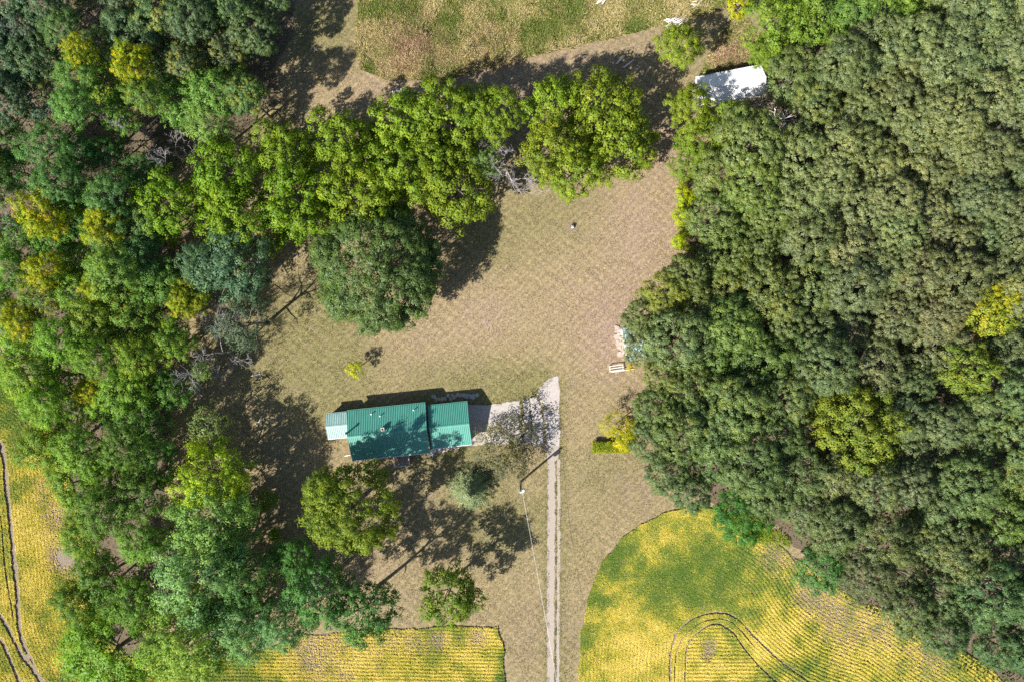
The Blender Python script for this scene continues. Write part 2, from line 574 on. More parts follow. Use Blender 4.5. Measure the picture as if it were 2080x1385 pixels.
# driveway: broken concrete slabs and two gravel wheel tracks
drive = tag(put('driveway', None), kind='structure')
SLABS = [[(945, 822), (1000, 822), (1056, 812), (1059, 870), (1058, 900), (1020, 902), (950, 905)],
         [(1063, 811), (1072, 810), (1077, 830), (1078, 900), (1063, 902), (1064, 860)],
         [(1075, 809), (1088, 806), (1097, 822), (1102, 850), (1104, 905), (1081, 903), (1080, 835)],
         [(1091, 802), (1098, 783), (1112, 772), (1133, 764), (1136, 790), (1136, 828), (1120, 832), (1103, 822)],
         [(1104, 828), (1118, 835), (1136, 832), (1137, 905), (1110, 905), (1107, 860)]]
for i, s in enumerate(SLABS):
    MB().prism(ragged(PP(s), .22, .3, 20 + i, .8), -.3, .012).build('slab', M_CONC, drive)
TR1 = [(1110, 904), (1136, 904), (1135, 930), (1128, 935), (1128, 1060), (1126, 1200), (1125, 1440), (1111, 1440), (1111, 1100), (1113, 960)]
TR2 = [(1132, 932), (1138, 932), (1138, 1100), (1137, 1250), (1136, 1440), (1129, 1440), (1131, 1250), (1132, 1090)]
MB().prism(ragged(PP(TR1), .2, .24, 31, .6), -.3, .008).build('wheel_track', G['gravel'], drive)
MB().prism(ragged(PP(TR2), .2, .2, 32, .6), -.3, .008).build('wheel_track', G['gravel'], drive)
tag(MB().prism(ragged(PP([(868, 922), (880, 908), (905, 908), (930, 904), (962, 890), (985, 882), (990, 890), (962, 900), (925, 913), (900, 918), (880, 926)]), .5, .1, 33), -.2, .03).build('front_path', M_CONC), kind='structure')

# ------------------------------------------------------------------ leaves
def kites(pos, nrm, size, rng, wratio=.68):
    n = len(pos)
    nrm = nrm / (np.linalg.norm(nrm, axis=1, keepdims=True) + 1e-9)
    r = rng.normal(size=(n, 3))
    t = np.cross(nrm, r)
    t /= (np.linalg.norm(t, axis=1, keepdims=True) + 1e-9)
    b = np.cross(nrm, t)
    s = size[:, None]
    v = np.stack([pos - t * s * .5, pos - b * s * wratio * .5 + t * s * .08, pos + t * s * .5, pos + b * s * wratio * .5 + t * s * .08], 1)
    return v.reshape(-1, 3), np.arange(n * 4).reshape(n, 4)


def unit(rng, n):
    d = rng.normal(size=(n, 3))
    return d / np.linalg.norm(d, axis=1, keepdims=True)


def crown_mesh(name, seed, R, hz, nl, lobe_r, clump_r, leaf, per, mat, openness=0.0, feather=0.0, irregular=.2, zmin=-.35):
    """leaves in clumps, clumps on boughs, boughs through the crown's volume"""
    rng = np.random.default_rng(seed)
    gold = math.pi * (3 - 5 ** .5)
    lobes = []
    for i in range(nl):
        zz = 1 - (i + .5) / nl * (1 - zmin)
        a = i * gold + rng.uniform(-.35, .35)
        rr = math.sqrt(max(0, 1 - zz * zz))
        d = np.array([rr * math.cos(a), rr * math.sin(a), zz + rng.uniform(-.1, .1)])
        k = (1 - lobe_r) * rng.uniform(1 - irregular, 1 + irregular * .6)
        lobes.append((d * np.array([R, R, hz]) * k, lobe_r * R * rng.uniform(.75, 1.2), d))
    P_, N_, S_, T_, B_ = [], [], [], [], []
    for c, r, d in lobes:
        nc = max(4, int(2.1 * r * r / (clump_r ** 2) * 1.6))
        cd = unit(rng, nc)
        keep = (cd @ d > -.45) & (cd[:, 2] > -.55) & (rng.random(nc) > openness)
        cd = cd[keep]
        for q in cd:
            cr = clump_r * rng.uniform(.65, 1.3)
            cc = c + q * r * np.array([1, 1, .75]) * rng.uniform(.78, 1.1)
            m = max(6, int(per * (cr / clump_r) ** 2))
            ld = unit(rng, m)
            ld[:, 2] = np.where(ld[:, 2] < -.4, -ld[:, 2], ld[:, 2])
            rad = rng.uniform(.45, 1.08, m)[:, None]
            st = np.array([1, 1, .7])
            off = ld * cr * rad * st
            if feather:
                off += q[None, :] * (rng.random(m)[:, None] ** 2) * cr * feather
            P_.append(cc + off)
            N_.append(ld * .9 + np.array([0, 0, .35]) + q * .35 + rng.normal(size=(m, 3)) * .28)
            B_.append(ld * .75 + q * .55 + d * .25 + np.array([0, 0, .15]))
            S_.append(leaf * rng.uniform(.65, 1.35, m))
            tone = rng.uniform(.05, .95)
            T_.append(np.clip(tone + rng.normal(size=m) * .16, 0, 1))
        # twigs and inner leaves that close the bough
        m = int(18 * r * r)
        ld = unit(rng, m)
        P_.append(c + ld * r * rng.uniform(.2, .72, m)[:, None] * np.array([1, 1, .75]))
        N_.append(ld + np.array([0, 0, .5]) + rng.normal(size=(m, 3)) * .5)
        B_.append(ld * .6 + d * .4 + np.array([0, 0, .3]))
        S_.append(leaf * 1.9 * rng.uniform(.7, 1.2, m))
        T_.append(rng.uniform(.2, .6, m))
    pos, nrm = np.concatenate(P_), np.concatenate(N_)
    bend = np.concatenate(B_)
    bend /= np.linalg.norm(bend, axis=1, keepdims=True)
    nrm /= np.linalg.norm(nrm, axis=1, keepdims=True)
    nrm = np.where((np.sum(nrm * bend, 1) < .1)[:, None], bend, nrm)
    V, F = kites(pos, nrm, np.concatenate(S_), rng)
    bend = bend * .8 + nrm * .35
    bend /= np.linalg.norm(bend, axis=1, keepdims=True)
    return np_mesh(name, V, F, mat, {'tone': np.repeat(np.concatenate(T_), 4)}, True, np.repeat(bend, 4, axis=0))


def spruce_mesh(seed, R, H):
    rng = np.random.default_rng(seed)
    P_, N_, S_, T_ = [], [], [], []
    n = 230
    for i in range(n):
        t = (i + rng.random()) / n
        zz = .04 * H + t * .96 * H
        L = R * (1 - t) ** .85 * rng.uniform(.8, 1.12) + .1
        a = i * 2.39996 + rng.uniform(-.2, .2)
        d = np.array([math.cos(a), math.sin(a), 0])
        m = int(10 + 60 * L)
        s = rng.random(m) ** .7 * L
        w = (rng.random(m) - .5) * (.2 + .5 * (s / max(L, .2)) * (1.15 - s / L) * 2)
        perp = np.array([-d[1], d[0], 0])
        pos = d * s[:, None] + perp * w[:, None]
        pos[:, 2] = zz - .25 * s + .12 * s * s / max(L, .5) + rng.normal(size=m) * .07
        P_.append(pos)
        N_.append(np.array([0, 0, .6]) + d * .35 + rng.normal(size=(m, 3)) * .5)
        S_.append(rng.uniform(.12, .27, m))
        T_.append(np.clip(rng.uniform(.25, .7) + rng.normal(size=m) * .15 + .25 * (s / L - .5), 0, 1))
    V, F = kites(np.concatenate(P_), np.concatenate(N_), np.concatenate(S_), rng, .35)
    return np_mesh('spruce_crown', V, F, M_OAK, {'tone': np.repeat(np.concatenate(T_), 4)})


def trunk_mesh(name, seed, limbs=7, mat=None):
    """unit-high tapered trunk with limbs into the crown (scaled per tree)"""
    rng = random.Random(seed)
    m = MB()
    m.tube([(0, 0, -.02), (.006, 0, .08), (.0, .008, .3), (.01, -.005, .6), (0, 0, .86)], [.03, .022, .019, .012, .004], 8)
    for i in range(limbs):
        a = i * 2.4 + rng.uniform(-.4, .4)
        z0 = .32 + .42 * i / limbs
        L = .32 * (1.15 - i / limbs * .5)
        d = Vector((math.cos(a), math.sin(a), 0))
        p = [Vector((0, 0, z0))]
        for k in range(1, 4):
            p.append(p[0] + d * L * k / 3 + Vector((rng.uniform(-.02, .02), rng.uniform(-.02, .02), .17 * (k / 3) ** .8 + rng.uniform(-.01, .01))))
        m.tube(p, [.011, .008, .005, .002], 5)
    return m.mesh(name, mat or M_BARK, True)


def bare_mesh(name, seed, H, spread, mat, depth=4, lean=(0, 0), nmain=5, droop=.0, start=.35, twigs=5):
    """leafless tree: trunk, limbs, branches and twigs"""
    rng = random.Random(seed)
    m = MB()

    def grow(p, d, L, r, lev):
        pts, rad = [p], [r]
        q, dd = p.copy(), d.copy()
        seg = 4 if lev < 2 else 3
        for k in range(seg):
            dd = (dd + Vector((rng.uniform(-1, 1), rng.uniform(-1, 1), rng.uniform(-.6, .7))) * .2 + Vector((0, 0, -droop * .1))).normalized()
            q = q + dd * (L / seg)
            pts.append(q.copy())
            rad.append(max(.018, r * (1 - .75 * (k + 1) / seg)))
        m.tube(pts, rad, 6 if lev < 2 else 4 if lev < 3 else 3, cap=lev < 2)
        if lev >= depth: return
        nb = rng.randint(4, 6) if lev < 2 else rng.randint(3, twigs)
        for i in range(nb):
            t = rng.uniform(.25, 1.0)
            k = min(int(t * seg), seg - 1)
            b = pts[k].lerp(pts[k + 1], t * seg - k)
            ax = Vector((rng.uniform(-1, 1), rng.uniform(-1, 1), rng.uniform(-.4, .8))).normalized()
            nd = (dd * .75 + ax * .8).normalized()
            grow(b, nd, L * rng.uniform(.42, .68), max(.02, rad[k] * .58), lev + 1)
    top = Vector((lean[0], lean[1], H * .62))
    m.tube([(0, 0, -.2), top * .3, top * .65 + Vector((.1, -.1, 0)), top], [H * .022, H * .017, H * .013, H * .008], 8)
    for i in range(nmain):
        a = i * 2 * math.pi / nmain + rng.uniform(-.5, .5)
        t = start + (1 - start) * i / max(1, nmain - 1)
        grow(top * t, Vector((math.cos(a), math.sin(a), rng.uniform(.35, .9))).normalized(), spread * rng.uniform(.6, 1.0), H * .009, 1)
    return m.mesh(name, mat, True)


# crown kinds: a few variants each, shared between trees
KIND = {}


def kind(key, n, **kw):
    KIND[key] = [(crown_mesh(key + '_crown', 100 * len(KIND) + i, **kw), kw['R'], kw['hz']) for i in range(n)]


kind('oak', 7, R=5.2, hz=4.0, nl=24, lobe_r=.28, clump_r=.47, leaf=.205, per=46, mat=M_OAK, irregular=.22, openness=.05)
kind('ash', 7, R=5.0, hz=4.4, nl=15, lobe_r=.35, clump_r=.62, leaf=.235, per=52, mat=M_LEAF, openness=.22, irregular=.28, feather=.8)
kind('walnut', 6, R=5.6, hz=4.4, nl=19, lobe_r=.29, clump_r=.68, leaf=.27, per=52, mat=M_LEAF, openness=.14, irregular=.3, feather=.5)
kind('maple', 4, R=5.2, hz=5.2, nl=20, lobe_r=.3, clump_r=.55, leaf=.21, per=56, mat=M_LEAF, openness=.16, irregular=.28, feather=1.4)
kind('bigoak', 1, R=9.6, hz=6.0, nl=64, lobe_r=.22, clump_r=.6, leaf=.23, per=50, mat=M_OAK, irregular=.06)
kind('roundtree', 2, R=7.2, hz=5.6, nl=30, lobe_r=.25, clump_r=.62, leaf=.24, per=52, mat=M_LEAF, openness=.1, irregular=.22, feather=.5)
kind('airy', 2, R=4.2, hz=3.4, nl=13, lobe_r=.34, clump_r=.5, leaf=.2, per=20, mat=M_LEAF, openness=.5, irregular=.35, feather=1.6)
kind('thin', 2, R=4.2, hz=3.2, nl=15, lobe_r=.33, clump_r=.5, leaf=.17, per=30, mat=M_LEAF, openness=.36, irregular=.3, feather=1.5)
kind('bush', 3, R=1.8, hz=1.7, nl=8, lobe_r=.42, clump_r=.38, leaf=.18, per=40, mat=M_LEAF, openness=.1, irregular=.25, feather=.3)
TRUNKS = [trunk_mesh('trunk', 40 + i) for i in range(4)]


def vivid(c, sat=1.16, gain=1.3):
    g = sum(c) / 3
    return tuple(max(.004, (g + (q - g) * sat) * gain) for q in c)


def tree(px, py, rpx, h, key, tint, label, yellow=0.0, group=None, name='broadleaf_tree', squash=1.0, cat='tree'):
    me, R, hz = random.choice(KIND[key])
    squash = squash if squash != 1.0 or key not in ('walnut', 'roundtree', 'maple') or h < 11.5 else 1.3
    zc = max(h - hz * squash * (rpx / PPM) / R * .92, .45 * h)
    k = (CAM_H - zc) / CAM_H
    s = rpx * k / PPM / R
    x, y = P(px, py, zc)
    t = thing(name, label, cat, (x, y, 0), random.uniform(0, 6.28), group)
    c = put('crown', me, t, (0, 0, zc), (random.uniform(-.06, .06), random.uniform(-.06, .06), 0),
            (s, s * random.uniform(.92, 1.08), min((h - zc) / hz, s * 1.45)))
    c.color = (*vivid(tint, 1.2 if key == 'oak' else 1.08, {'oak': 1.42, 'bigoak': 1.45, 'ash': 1.8, 'maple': 1.8, 'walnut': 1.28}.get(key, 1.3)), yellow)
    w = max(s, .35) * (h if h > 4 else 4)
    put('trunk', random.choice(TRUNKS), t, (0, 0, 0), (0, 0, 0), (w * .95, w * .95, h * .94))
    return t


def jitter(c, a=.12):
    k = random.uniform(1 - a, 1 + a)
    return tuple(max(.005, q * k * random.uniform(1 - a * .5, 1 + a * .5)) for q in c)


OLIVE, KHAKI, DARKOAK = (.08, .1, .038), (.112, .12, .055), (.05, .07, .03)
GREEN, EMER, BLUEG = (.062, .115, .018), (.04, .11, .03), (.05, .085, .048)
YGREEN, LIME, YELLOW, MINT = (.15, .185, .014), (.17, .24, .012), (.4, .3, .012), (.095, .165, .06)

# ------------------------------------------------------------------ house with its garage and side porch
def gable(parent, nw, ne, sw, ez, rz_, mat, ribmat, over=.0, rib_step=.29, wallmat=M_SIDING, inset=.45, capname='ridge_cap', thick=.09, rib_h=.06):
    """nw, ne, sw: photo pixels of the eave corners. Adds roof slopes, ribs, ridge cap, walls and gutters."""
    a, b, c = (Vector((*P(*q, ez), 0)) for q in (nw, ne, sw))
    u = (b - a).normalized()
    L = (b - a).length
    v = Vector((u.y, -u.x, 0))
    D = (c - a).dot(v)
    rise = rz_ - ez
    up = Vector((0, 0, 1))

    def pt(s, t, z): return a + u * s + v * t + up * z
    roof = MB()
    for t0, t1 in ((0, D / 2), (D, D / 2)):
        q = [pt(0, t0, ez), pt(L, t0, ez), pt(L, t1, rz_), pt(0, t1, rz_)]
        lo = [p - up * thick for p in q]
        f = [(0, 1, 2, 3), (7, 6, 5, 4), (0, 4, 5, 1), (1, 5, 6, 2), (3, 2, 6, 7), (0, 3, 7, 4)]
        if t0 == 0: f = [tuple(reversed(x)) for x in f]
        roof.add(q + lo, [tuple(reversed(x)) for x in f] if t0 == 0 and False else f)
    me = roof.mesh('roof', mat)
    bm = bmesh.new(); bm.from_mesh(me); bmesh.ops.recalc_face_normals(bm, faces=bm.faces); bm.to_mesh(me); bm.free()
    ro = put('roof', me, parent)
    ribs = MB()
    n = int(L / rib_step)
    h = rib_h
    for i in range(n + 1):
        s = .03 + (L - .06) * i / n
        for t0 in (0.0, D):
            sgn = 1 if t0 == 0 else -1
            p0, p1 = pt(s, t0 + sgn * .01, ez), pt(s, D / 2 - sgn * .03, rz_ - .015)
            w0, w1 = u * .045, u * .022
            e = up * .002
            vs = [p0 - w0 + e, p0 + w0 + e, p0 + w1 + up * h, p0 - w1 + up * h, p1 - w0 + e, p1 + w0 + e, p1 + w1 + up * h, p1 - w1 + up * h]
            ribs.add(vs, [(3, 2, 6, 7), (0, 3, 7, 4), (2, 1, 5, 6), (0, 1, 2, 3)])
    tag(ribs.build('roof_ribs', ribmat, ro), kind='stuff')
    cap = MB()
    for sgn in (1, -1):
        cap.add([pt(-.02, D / 2, rz_ + .05), pt(L + .02, D / 2, rz_ + .05), pt(L + .02, D / 2 + sgn * .22, rz_ + .05 - .22 * rise / (D / 2)), pt(-.02, D / 2 + sgn * .22, rz_ + .05 - .22 * rise / (D / 2))], [(0, 1, 2, 3)])
    cap.build(capname, mat, ro)
    w = MB()
    i0, i1, j0, j1 = inset * .6, L - inset * .6, inset, D - inset
    zt = ez - .02
    q = [pt(i0, j0, 0), pt(i1, j0, 0), pt(i1, j1, 0), pt(i0, j1, 0)]
    zj = ez + inset * rise / (D / 2) - thick - .02
    tp = [p + up * zj for p in q]
    pk = [pt(i0, D / 2, rz_ - thick - .02), pt(i1, D / 2, rz_ - thick - .02)]
    w.add([p - up * .2 for p in q] + tp + pk, [(0, 1, 5, 4), (2, 3, 7, 6), (1, 2, 6, 9, 5), (3, 0, 4, 8, 7)])
    w.build('wall', wallmat, parent)
    for t0, sg in ((-.07, 1), (D + .07, -1)):
        p0, p1 = pt(0, t0, ez - .06), pt(L, t0, ez - .06)
        g = MB()
        g.add([p0 - v * .06, p0 + v * .06, p1 + v * .06, p1 - v * .06, p0 - v * .06 + up * .09, p1 - v * .06 + up * .09, p0 + v * .06 + up * .09, p1 + v * .06 + up * .09],
              [(0, 1, 2, 3), (0, 3, 5, 4), (1, 6, 7, 2)])
        g.build('gutter', M_WHITE if t0 > 1 else mat, parent)
    return dict(pt=pt, L=L, D=D, u=u, v=v, rise=rise, roof=ro, slope=lambda t: ez + rise * (1 - abs(t - D / 2) / (D / 2)))


house = thing('house', 'long low house with dark teal ribbed metal roof and attached garage', 'house')
HZ = gable(house, (704.9, 834.4), (863.8, 818), (716.1, 934.8), 2.8, 4.35, M_TEAL, M_TEALRIB)
GZ = gable(house, (868.5, 824), (949.4, 815.4), (877.3, 910.6), 2.45, 3.75, M_TEAL, M_TEALRIB)
PZ = gable(house, (660.8, 841), (704.0, 836.5), (666.8, 891.5), 2.2, 2.75, M_MINT, M_MINT, wallmat=M_DECK, inset=.25)


def at_roof(Z, px, py, z):
    x, y = P(px, py, z)
    a = Z['pt'](0, 0, 0)
    d = Vector((x, y, 0)) - Vector((a.x, a.y, 0))
    return x, y, Z['slope'](d.dot(Z['v']))


for px, py in ((753.7, 841), (771.9, 844.5), (839.9, 832.5)):
    x, y, zr = at_roof(HZ, px, py, 3.5)
    m = MB().tube([(x, y, zr - .05), (x, y, zr + .38)], [.075, .075], 10)
    o = m.build('vent_pipe', M_WHITE, house)
    MB().tube([(x, y, zr + .36), (x, y, zr + .46)], [.11, .1], 10).build('vent_cap', M_WHITE, o)
x, y, zr = at_roof(HZ, 777.6, 871, 4.5)
ang = math.atan2(HZ['u'].y, HZ['u'].x)
ch = MB()
for dx, dy, sx, sy in ((.22, 0, .1, .54), (-.22, 0, .1, .54), (0, .22, .34, .1), (0, -.22, .34, .1)):
    c, s = math.cos(ang), math.sin(ang)
    ch.box((x + dx * c - dy * s, y + dx * s + dy * c, zr + .25), (sx, sy, 1.0), ang)
cho = ch.build('chimney', simple('pale_brick', (.5, .42, .38), .85, .2, 15, bumpd=.01), house)
MB().box((x, y, zr + .45), (.33, .33, .1), ang).build('flue', M_DARK, cho)
x, y, zr = at_roof(HZ, 706.0, 878, 4.4)
fl = MB().tube([(x, y, 1.2), (x, y, zr + 1.15)], [.13, .13], 10).build('stove_pipe', M_DARK, house)
MB().tube([(x, y, zr + 1.12), (x, y, zr + 1.2), (x, y, zr + 1.34)], [.2, .22, .03], 10).build('rain_cap', M_DARK, fl)
# small white roof box near the front eave
x, y, zr = at_roof(HZ, 792, 926.5, 3)
MB().box((x, y, zr + .06), (.35, .3, .16), ang).build('roof_vent', M_WHITE, house)
# downspouts that run out over the lawn
for q in ([(877.2, 911, 2.4), (877.6, 913, .12), (879.2, 928, .07)], [(714.5, 922.5, 2.7), (713.0, 923.5, .12), (700, 925.3, .07)]):
    pts_ = [Vector((*P(a, b, c), c)) for a, b, c in q]
    pts_.insert(1, Vector((pts_[1].x, pts_[1].y, 2.2)))
    MB().tube(pts_, .075, 6).build('downspout', M_WHITE, house)
# garage door and windows on the walls
zp = GZ['pt']
gd = MB().add([zp(GZ['L'] - .25, 1.4, 0), zp(GZ['L'] - .25, 5.6, 0), zp(GZ['L'] - .25, 5.6, 2.15), zp(GZ['L'] - .25, 1.4, 2.15),
               zp(GZ['L'] - .32, 1.4, 0), zp(GZ['L'] - .32, 5.6, 0), zp(GZ['L'] - .32, 5.6, 2.15), zp(GZ['L'] - .32, 1.4, 2.15)],
              [(0, 1, 2, 3), (0, 4, 5, 1), (1, 5, 6, 2), (2, 6, 7, 3), (3, 7, 4, 0)])
gd.build('garage_door', M_WHITE, house)
M_GLASS = simple('window_glass', (.05, .06, .07), .1, .1)
for s0, s1 in ((1.5, 3.0), (4.0, 5.4), (9.2, 11.2)):
    zz = HZ['pt']
    for t, nm in ((HZ['D'] - .445, 'window'), (.445, 'window')):
        sg = .03 if t > 1 else -.03
        f = MB().add([zz(s0, t + sg, 1.0), zz(s1, t + sg, 1.0), zz(s1, t + sg, 2.1), zz(s0, t + sg, 2.1), zz(s0, t, 1.0), zz(s1, t, 1.0), zz(s1, t, 2.1), zz(s0, t, 2.1)],
                     [(0, 1, 2, 3), (0, 4, 5, 1), (1, 5, 6, 2), (2, 6, 7, 3), (3, 7, 4, 0)]).build('window', M_WHITE, house)
        MB().add([zz(s0 + .07, t + sg * 1.3, 1.07), zz(s1 - .07, t + sg * 1.3, 1.07), zz(s1 - .07, t + sg * 1.3, 2.03), zz(s0 + .07, t + sg * 1.3, 2.03)], [(0, 1, 2, 3)]).build('pane', M_GLASS, f)

# front stoop: boards on a frame with a rail
dk = thing('wooden_stoop', 'small weathered wooden stoop with rail at the front door of the teal-roofed house', 'porch', (*P(818, 934), 0), ang)
for i in range(9):
    MB().box((-1.15 + i * .285, 0, .42), (.265, 1.5, .04)).build('board', M_DECK, dk)
fr = MB()
for sx in (-1.2, 1.2):
    for sy in (-.7, .7): fr.box((sx, sy, .2), (.1, .1, .44))
fr.box((0, -.76, .34), (2.5, .04, .14)).box((0, .76, .34), (2.5, .04, .14))
fr.build('frame', M_DECK, dk)
rl = MB()
rl.box((0, -.8, 1.2), (2.6, .1, .07)).box((-1.25, 0, 1.2), (.1, 1.6, .07)).box((1.25, 0, 1.2), (.1, 1.6, .07))
for sx in (-1.25, 0, 1.25): rl.box((sx, -.8, .6), (.09, .09, 1.2))
rl.build('rail', M_WEATHER, dk)
MB().box((0, -1.0, .14), (1.3, .3, .05)).box((0, -1.0, .06), (1.3, .26, .12)).build('step', M_DECK, dk)
pot = thing('planter', 'brown potted plant on the wooden stoop', 'plant pot', (*P(809, 931, .5), .44))
MB().tube([(0, 0, 0), (0, 0, .3), (0, 0, .32)], [.14, .2, .21], 12).build('pot', simple('terracotta', (.4, .18, .1), .8), pot)
c = put('dry_plant', KIND['bush'][0][0], pot, (0, 0, .5), (0, 0, 0), (.17, .17, .17))
c.color = (.28, .16, .1, 0)

# pieces of broken concrete and stone behind the garage
def stone_mesh(seed, mat, sx, sy, sz, n=7):
    rng = random.Random(seed)
    pl = []
    for i in range(n):
        a = 2 * math.pi * (i + rng.uniform(-.25, .25)) / n
        k = rng.uniform(.7, 1.1)
        pl.append((math.cos(a) * sx * k, math.sin(a) * sy * k))
    return MB().prism(pl, -.05, sz).mesh('stone', mat)


M_STONE = simple('pale_stone', (.36, .33, .3), .9, .25, 4, bumpd=.02)
STONES = [stone_mesh(i, M_STONE, .42, .34, .1) for i in range(6)]
patio = tag(put('stone_patio', None), kind='structure')
for i in range(34):
    px = 880 + 90 * (i / 34) + random.uniform(-2, 2)
    py = 811 - .07 * (px - 880) + random.uniform(-5, 5) - 2
    x, y = P(px, py)
    s = random.uniform(.6, 1.15)
    put('stone', STONES[i % 6], patio, (x, y, 0), (random.uniform(-.06, .06), random.uniform(-.06, .06), random.uniform(0, 6)), (s, s, random.uniform(.5, 1.2)))

# ------------------------------------------------------------------ white shed and aqua shed
shed = thing('metal_shed', 'white metal-roofed shed at the top right between wood and weedy patch', 'shed')
gable(shed, (1413, 158.5), (1546, 133), (1425, 214), 3.0, 4.0, M_WROOF, M_WROOF, rib_step=.6, rib_h=.025, wallmat=M_WEATHER, inset=.12)
aq = thing('garden_shed', 'pale aqua-roofed shed mostly hidden under the wood edge beside rubble', 'shed')
gable(aq, (1263, 668), (1330, 655), (1276, 733), 2.3, 2.9, M_AQUA, M_AQUA, rib_step=.4, wallmat=M_WEATHER, inset=.15)
rub = tag(put('rubble_foundation', None), 'broken pale concrete foundation beside the aqua shed', 'foundation')
SL = [stone_mesh(60 + i, simple('bleached_concrete', (.33, .28, .24), .9, .2, 5, bumpd=.03) if i == 0 else bpy.data.materials['bleached_concrete'], .62, .5, .16, 6) for i in range(6)]
for i in range(40):
    t = i / 40
    px = 1251 + 12 * t + random.uniform(-3.5, 11)
    py = 664 + 62 * t + random.uniform(-3, 3)
    s = random.uniform(.45, 1.05)
    x, y = P(px, py)
    put('slab', SL[i % 6], rub, (x, y, random.uniform(-.02, .06)), (random.uniform(-.12, .12), random.uniform(-.12, .12), random.uniform(0, 6)), (s, s, random.uniform(.4, 1.3)))
# white slatted bench and a long white rail lying beside it
bx, by = P(1252, 747, .4)
bn = thing('slatted_bench', 'long white slatted bench standing on dry grass below the rubble foundation', 'bench', (bx, by, 0), math.radians(8))
for yy, zz in ((-.42, .45), (0, .45), (.42, .62)):
    MB().box((0, yy, zz), (2.5, .14, .05)).build('slat', M_WEATHER, bn)
for sx in (-1.1, 1.1):
    MB().box((sx, -.02, .4), (.08, .95, .06)).box((sx, -.4, .2), (.08, .08, .42)).box((sx, .42, .3), (.08, .08, .6)).build('leg', M_WEATHER, bn)
rx, ry = P(1262, 749.5)
tag(MB().box((0, 0, .12), (4.0, .12, .12)).build('rail', M_WEATHER, None, (rx + .3, ry - .2, 0), (0, 0, math.radians(8))), 'long white timber rail lying against the white slatted bench', 'timber')

# ------------------------------------------------------------------ utility pole, wire, yard light
ux, uy = P(1057, 978)
UT = 7.3
up_ = thing('utility_pole', 'wooden utility pole with transformer standing beside the gravel drive', 'utility pole', (ux, uy, 0))
MB().tube([(0, 0, -.2), (0, 0, UT)], [.2, .15], 10).build('pole', M_BARK, up_)
MB().tube([(.36, -.05, 5.75), (.36, -.05, 5.85), (.36, -.05, 6.55), (.36, -.05, 6.62)], [.2, .27, .27, .2], 12).build('transformer', simple('pale_grey_paint', (.62, .64, .66), .5, .08), up_)
MB().box((.14, -.02, 6.2), (.3, .08, .1)).build('bracket', M_STEEL, up_)
for sx in (-.1, .12):
    MB().tube([(sx, -.15, UT - .1), (sx, -.15, UT + .12)], [.1, .09], 8).build('insulator', M_WHITE, up_)
wp = []
a, b = Vector((*P(1060, 993, UT), UT)), Vector((*P(1150, 1490, 7.2), 7.2))
for i in range(25):
    t = i / 24
    p = a.lerp(b, t)
    p.z -= 1.1 * 4 * t * (1 - t)
    wp.append(p)
tag(MB().tube(wp, .016, 5).build('power_line', simple('bright_cable', (.72, .72, .72), .4, .05)), 'single thin pale cable running from the utility pole over the drive', 'cable')
lx, ly = P(1003, 886)
yl = thing('yard_light', 'dark yard light post behind the brown-leaved tree, throwing a thin shadow on concrete', 'lamp post', (lx, ly, 0))
MB().tube([(0, 0, -.1), (0, 0, 4.1)], [.09, .07], 8).build('post', M_DARK, yl)
MB().tube([(0, 0, 4.0), (.5, .1, 4.25)], .045, 6).build('arm', M_DARK, yl)
MB().tube([(.5, .1, 4.28), (.5, .1, 4.2), (.5, .1, 4.05)], [.1, .22, .24], 10).build('lamp_head', M_STEEL, yl)

# ------------------------------------------------------------------ trailer, logs, small things on the grass
tx, ty = P(810, 200, .6)
tr = thing('utility_trailer', 'small open trailer with pale rails and painted navy shade, parked north of yellow-green tree row', 'trailer', (tx, ty, 0), math.radians(13))
MB().box((0, 0, .55), (1.5, 2.7, .08)).build('bed', M_DECK, tr)
for sx in (-.72, .72):
    MB().box((sx, 0, .95), (.09, 2.7, .09)).box((sx, -1.3, .75), (.09, .09, .5)).box((sx, 1.3, .75), (.09, .09, .5)).build('side_rail', M_WEATHER, tr)
MB().box((0, -1.32, .95), (1.4, .08, .08)).build('tail_rail', M_STEEL, tr)
MB().box((1.3, .15, .75), (1.05, 2.2, .05), 0, 0, .5).build('shade_sheet', M_NAVY_SHADE, tr)  # dark sheet standing in for the shadow inside the trailer
for sx in (-.82, .82):
    w = MB().tube([(sx - .1, -.1, .33), (sx + .1, -.1, .33)], .33, 14).build('wheel', M_DARK, tr)
    MB().tube([(sx - .11, -.1, .33), (sx + .11, -.1, .33)], .16, 10).build('rim', M_STEEL, w)
MB().box((0, 1.9, .5), (.1, 1.2, .1)).build('drawbar', M_STEEL, tr)
wd = MB()
rr = random.Random(5)
for i in range(70):
    x, y = rr.uniform(-.65, .65), rr.uniform(-1.2, 1.2)
    a = rr.uniform(0, 6.28)
    t = Vector((x + rr.uniform(-.2, .2), y + rr.uniform(-.2, .2), .6 + rr.uniform(.2, .6)))
    wd.add([(x - .07 * math.cos(a), y - .07 * math.sin(a), .59), (x + .07 * math.cos(a), y + .07 * math.sin(a), .59), t], [(0, 1, 2)])
wdo = wd.build('weeds', simple('weed_green', (.16, .17, .05), .9, .3), tr)
wdo['kind'] = 'stuff'


def log(px0, py0, px1, py1, r, mat, label, name='log', cat='log', group=None, bend=.15):
    a, b = Vector((*P(px0, py0), r)), Vector((*P(px1, py1), r))
    pts_ = [a.lerp(b, t) + Vector((random.uniform(-bend, bend), random.uniform(-bend, bend), 0)) for t in (0, .35, .7, 1)]
    pts_[0], pts_[3] = a, b
    o = MB().tube(pts_, [r, r * .95, r * .8, r * .6], 8).build(name, mat, smooth=True)
    return tag(o, label, cat, group)


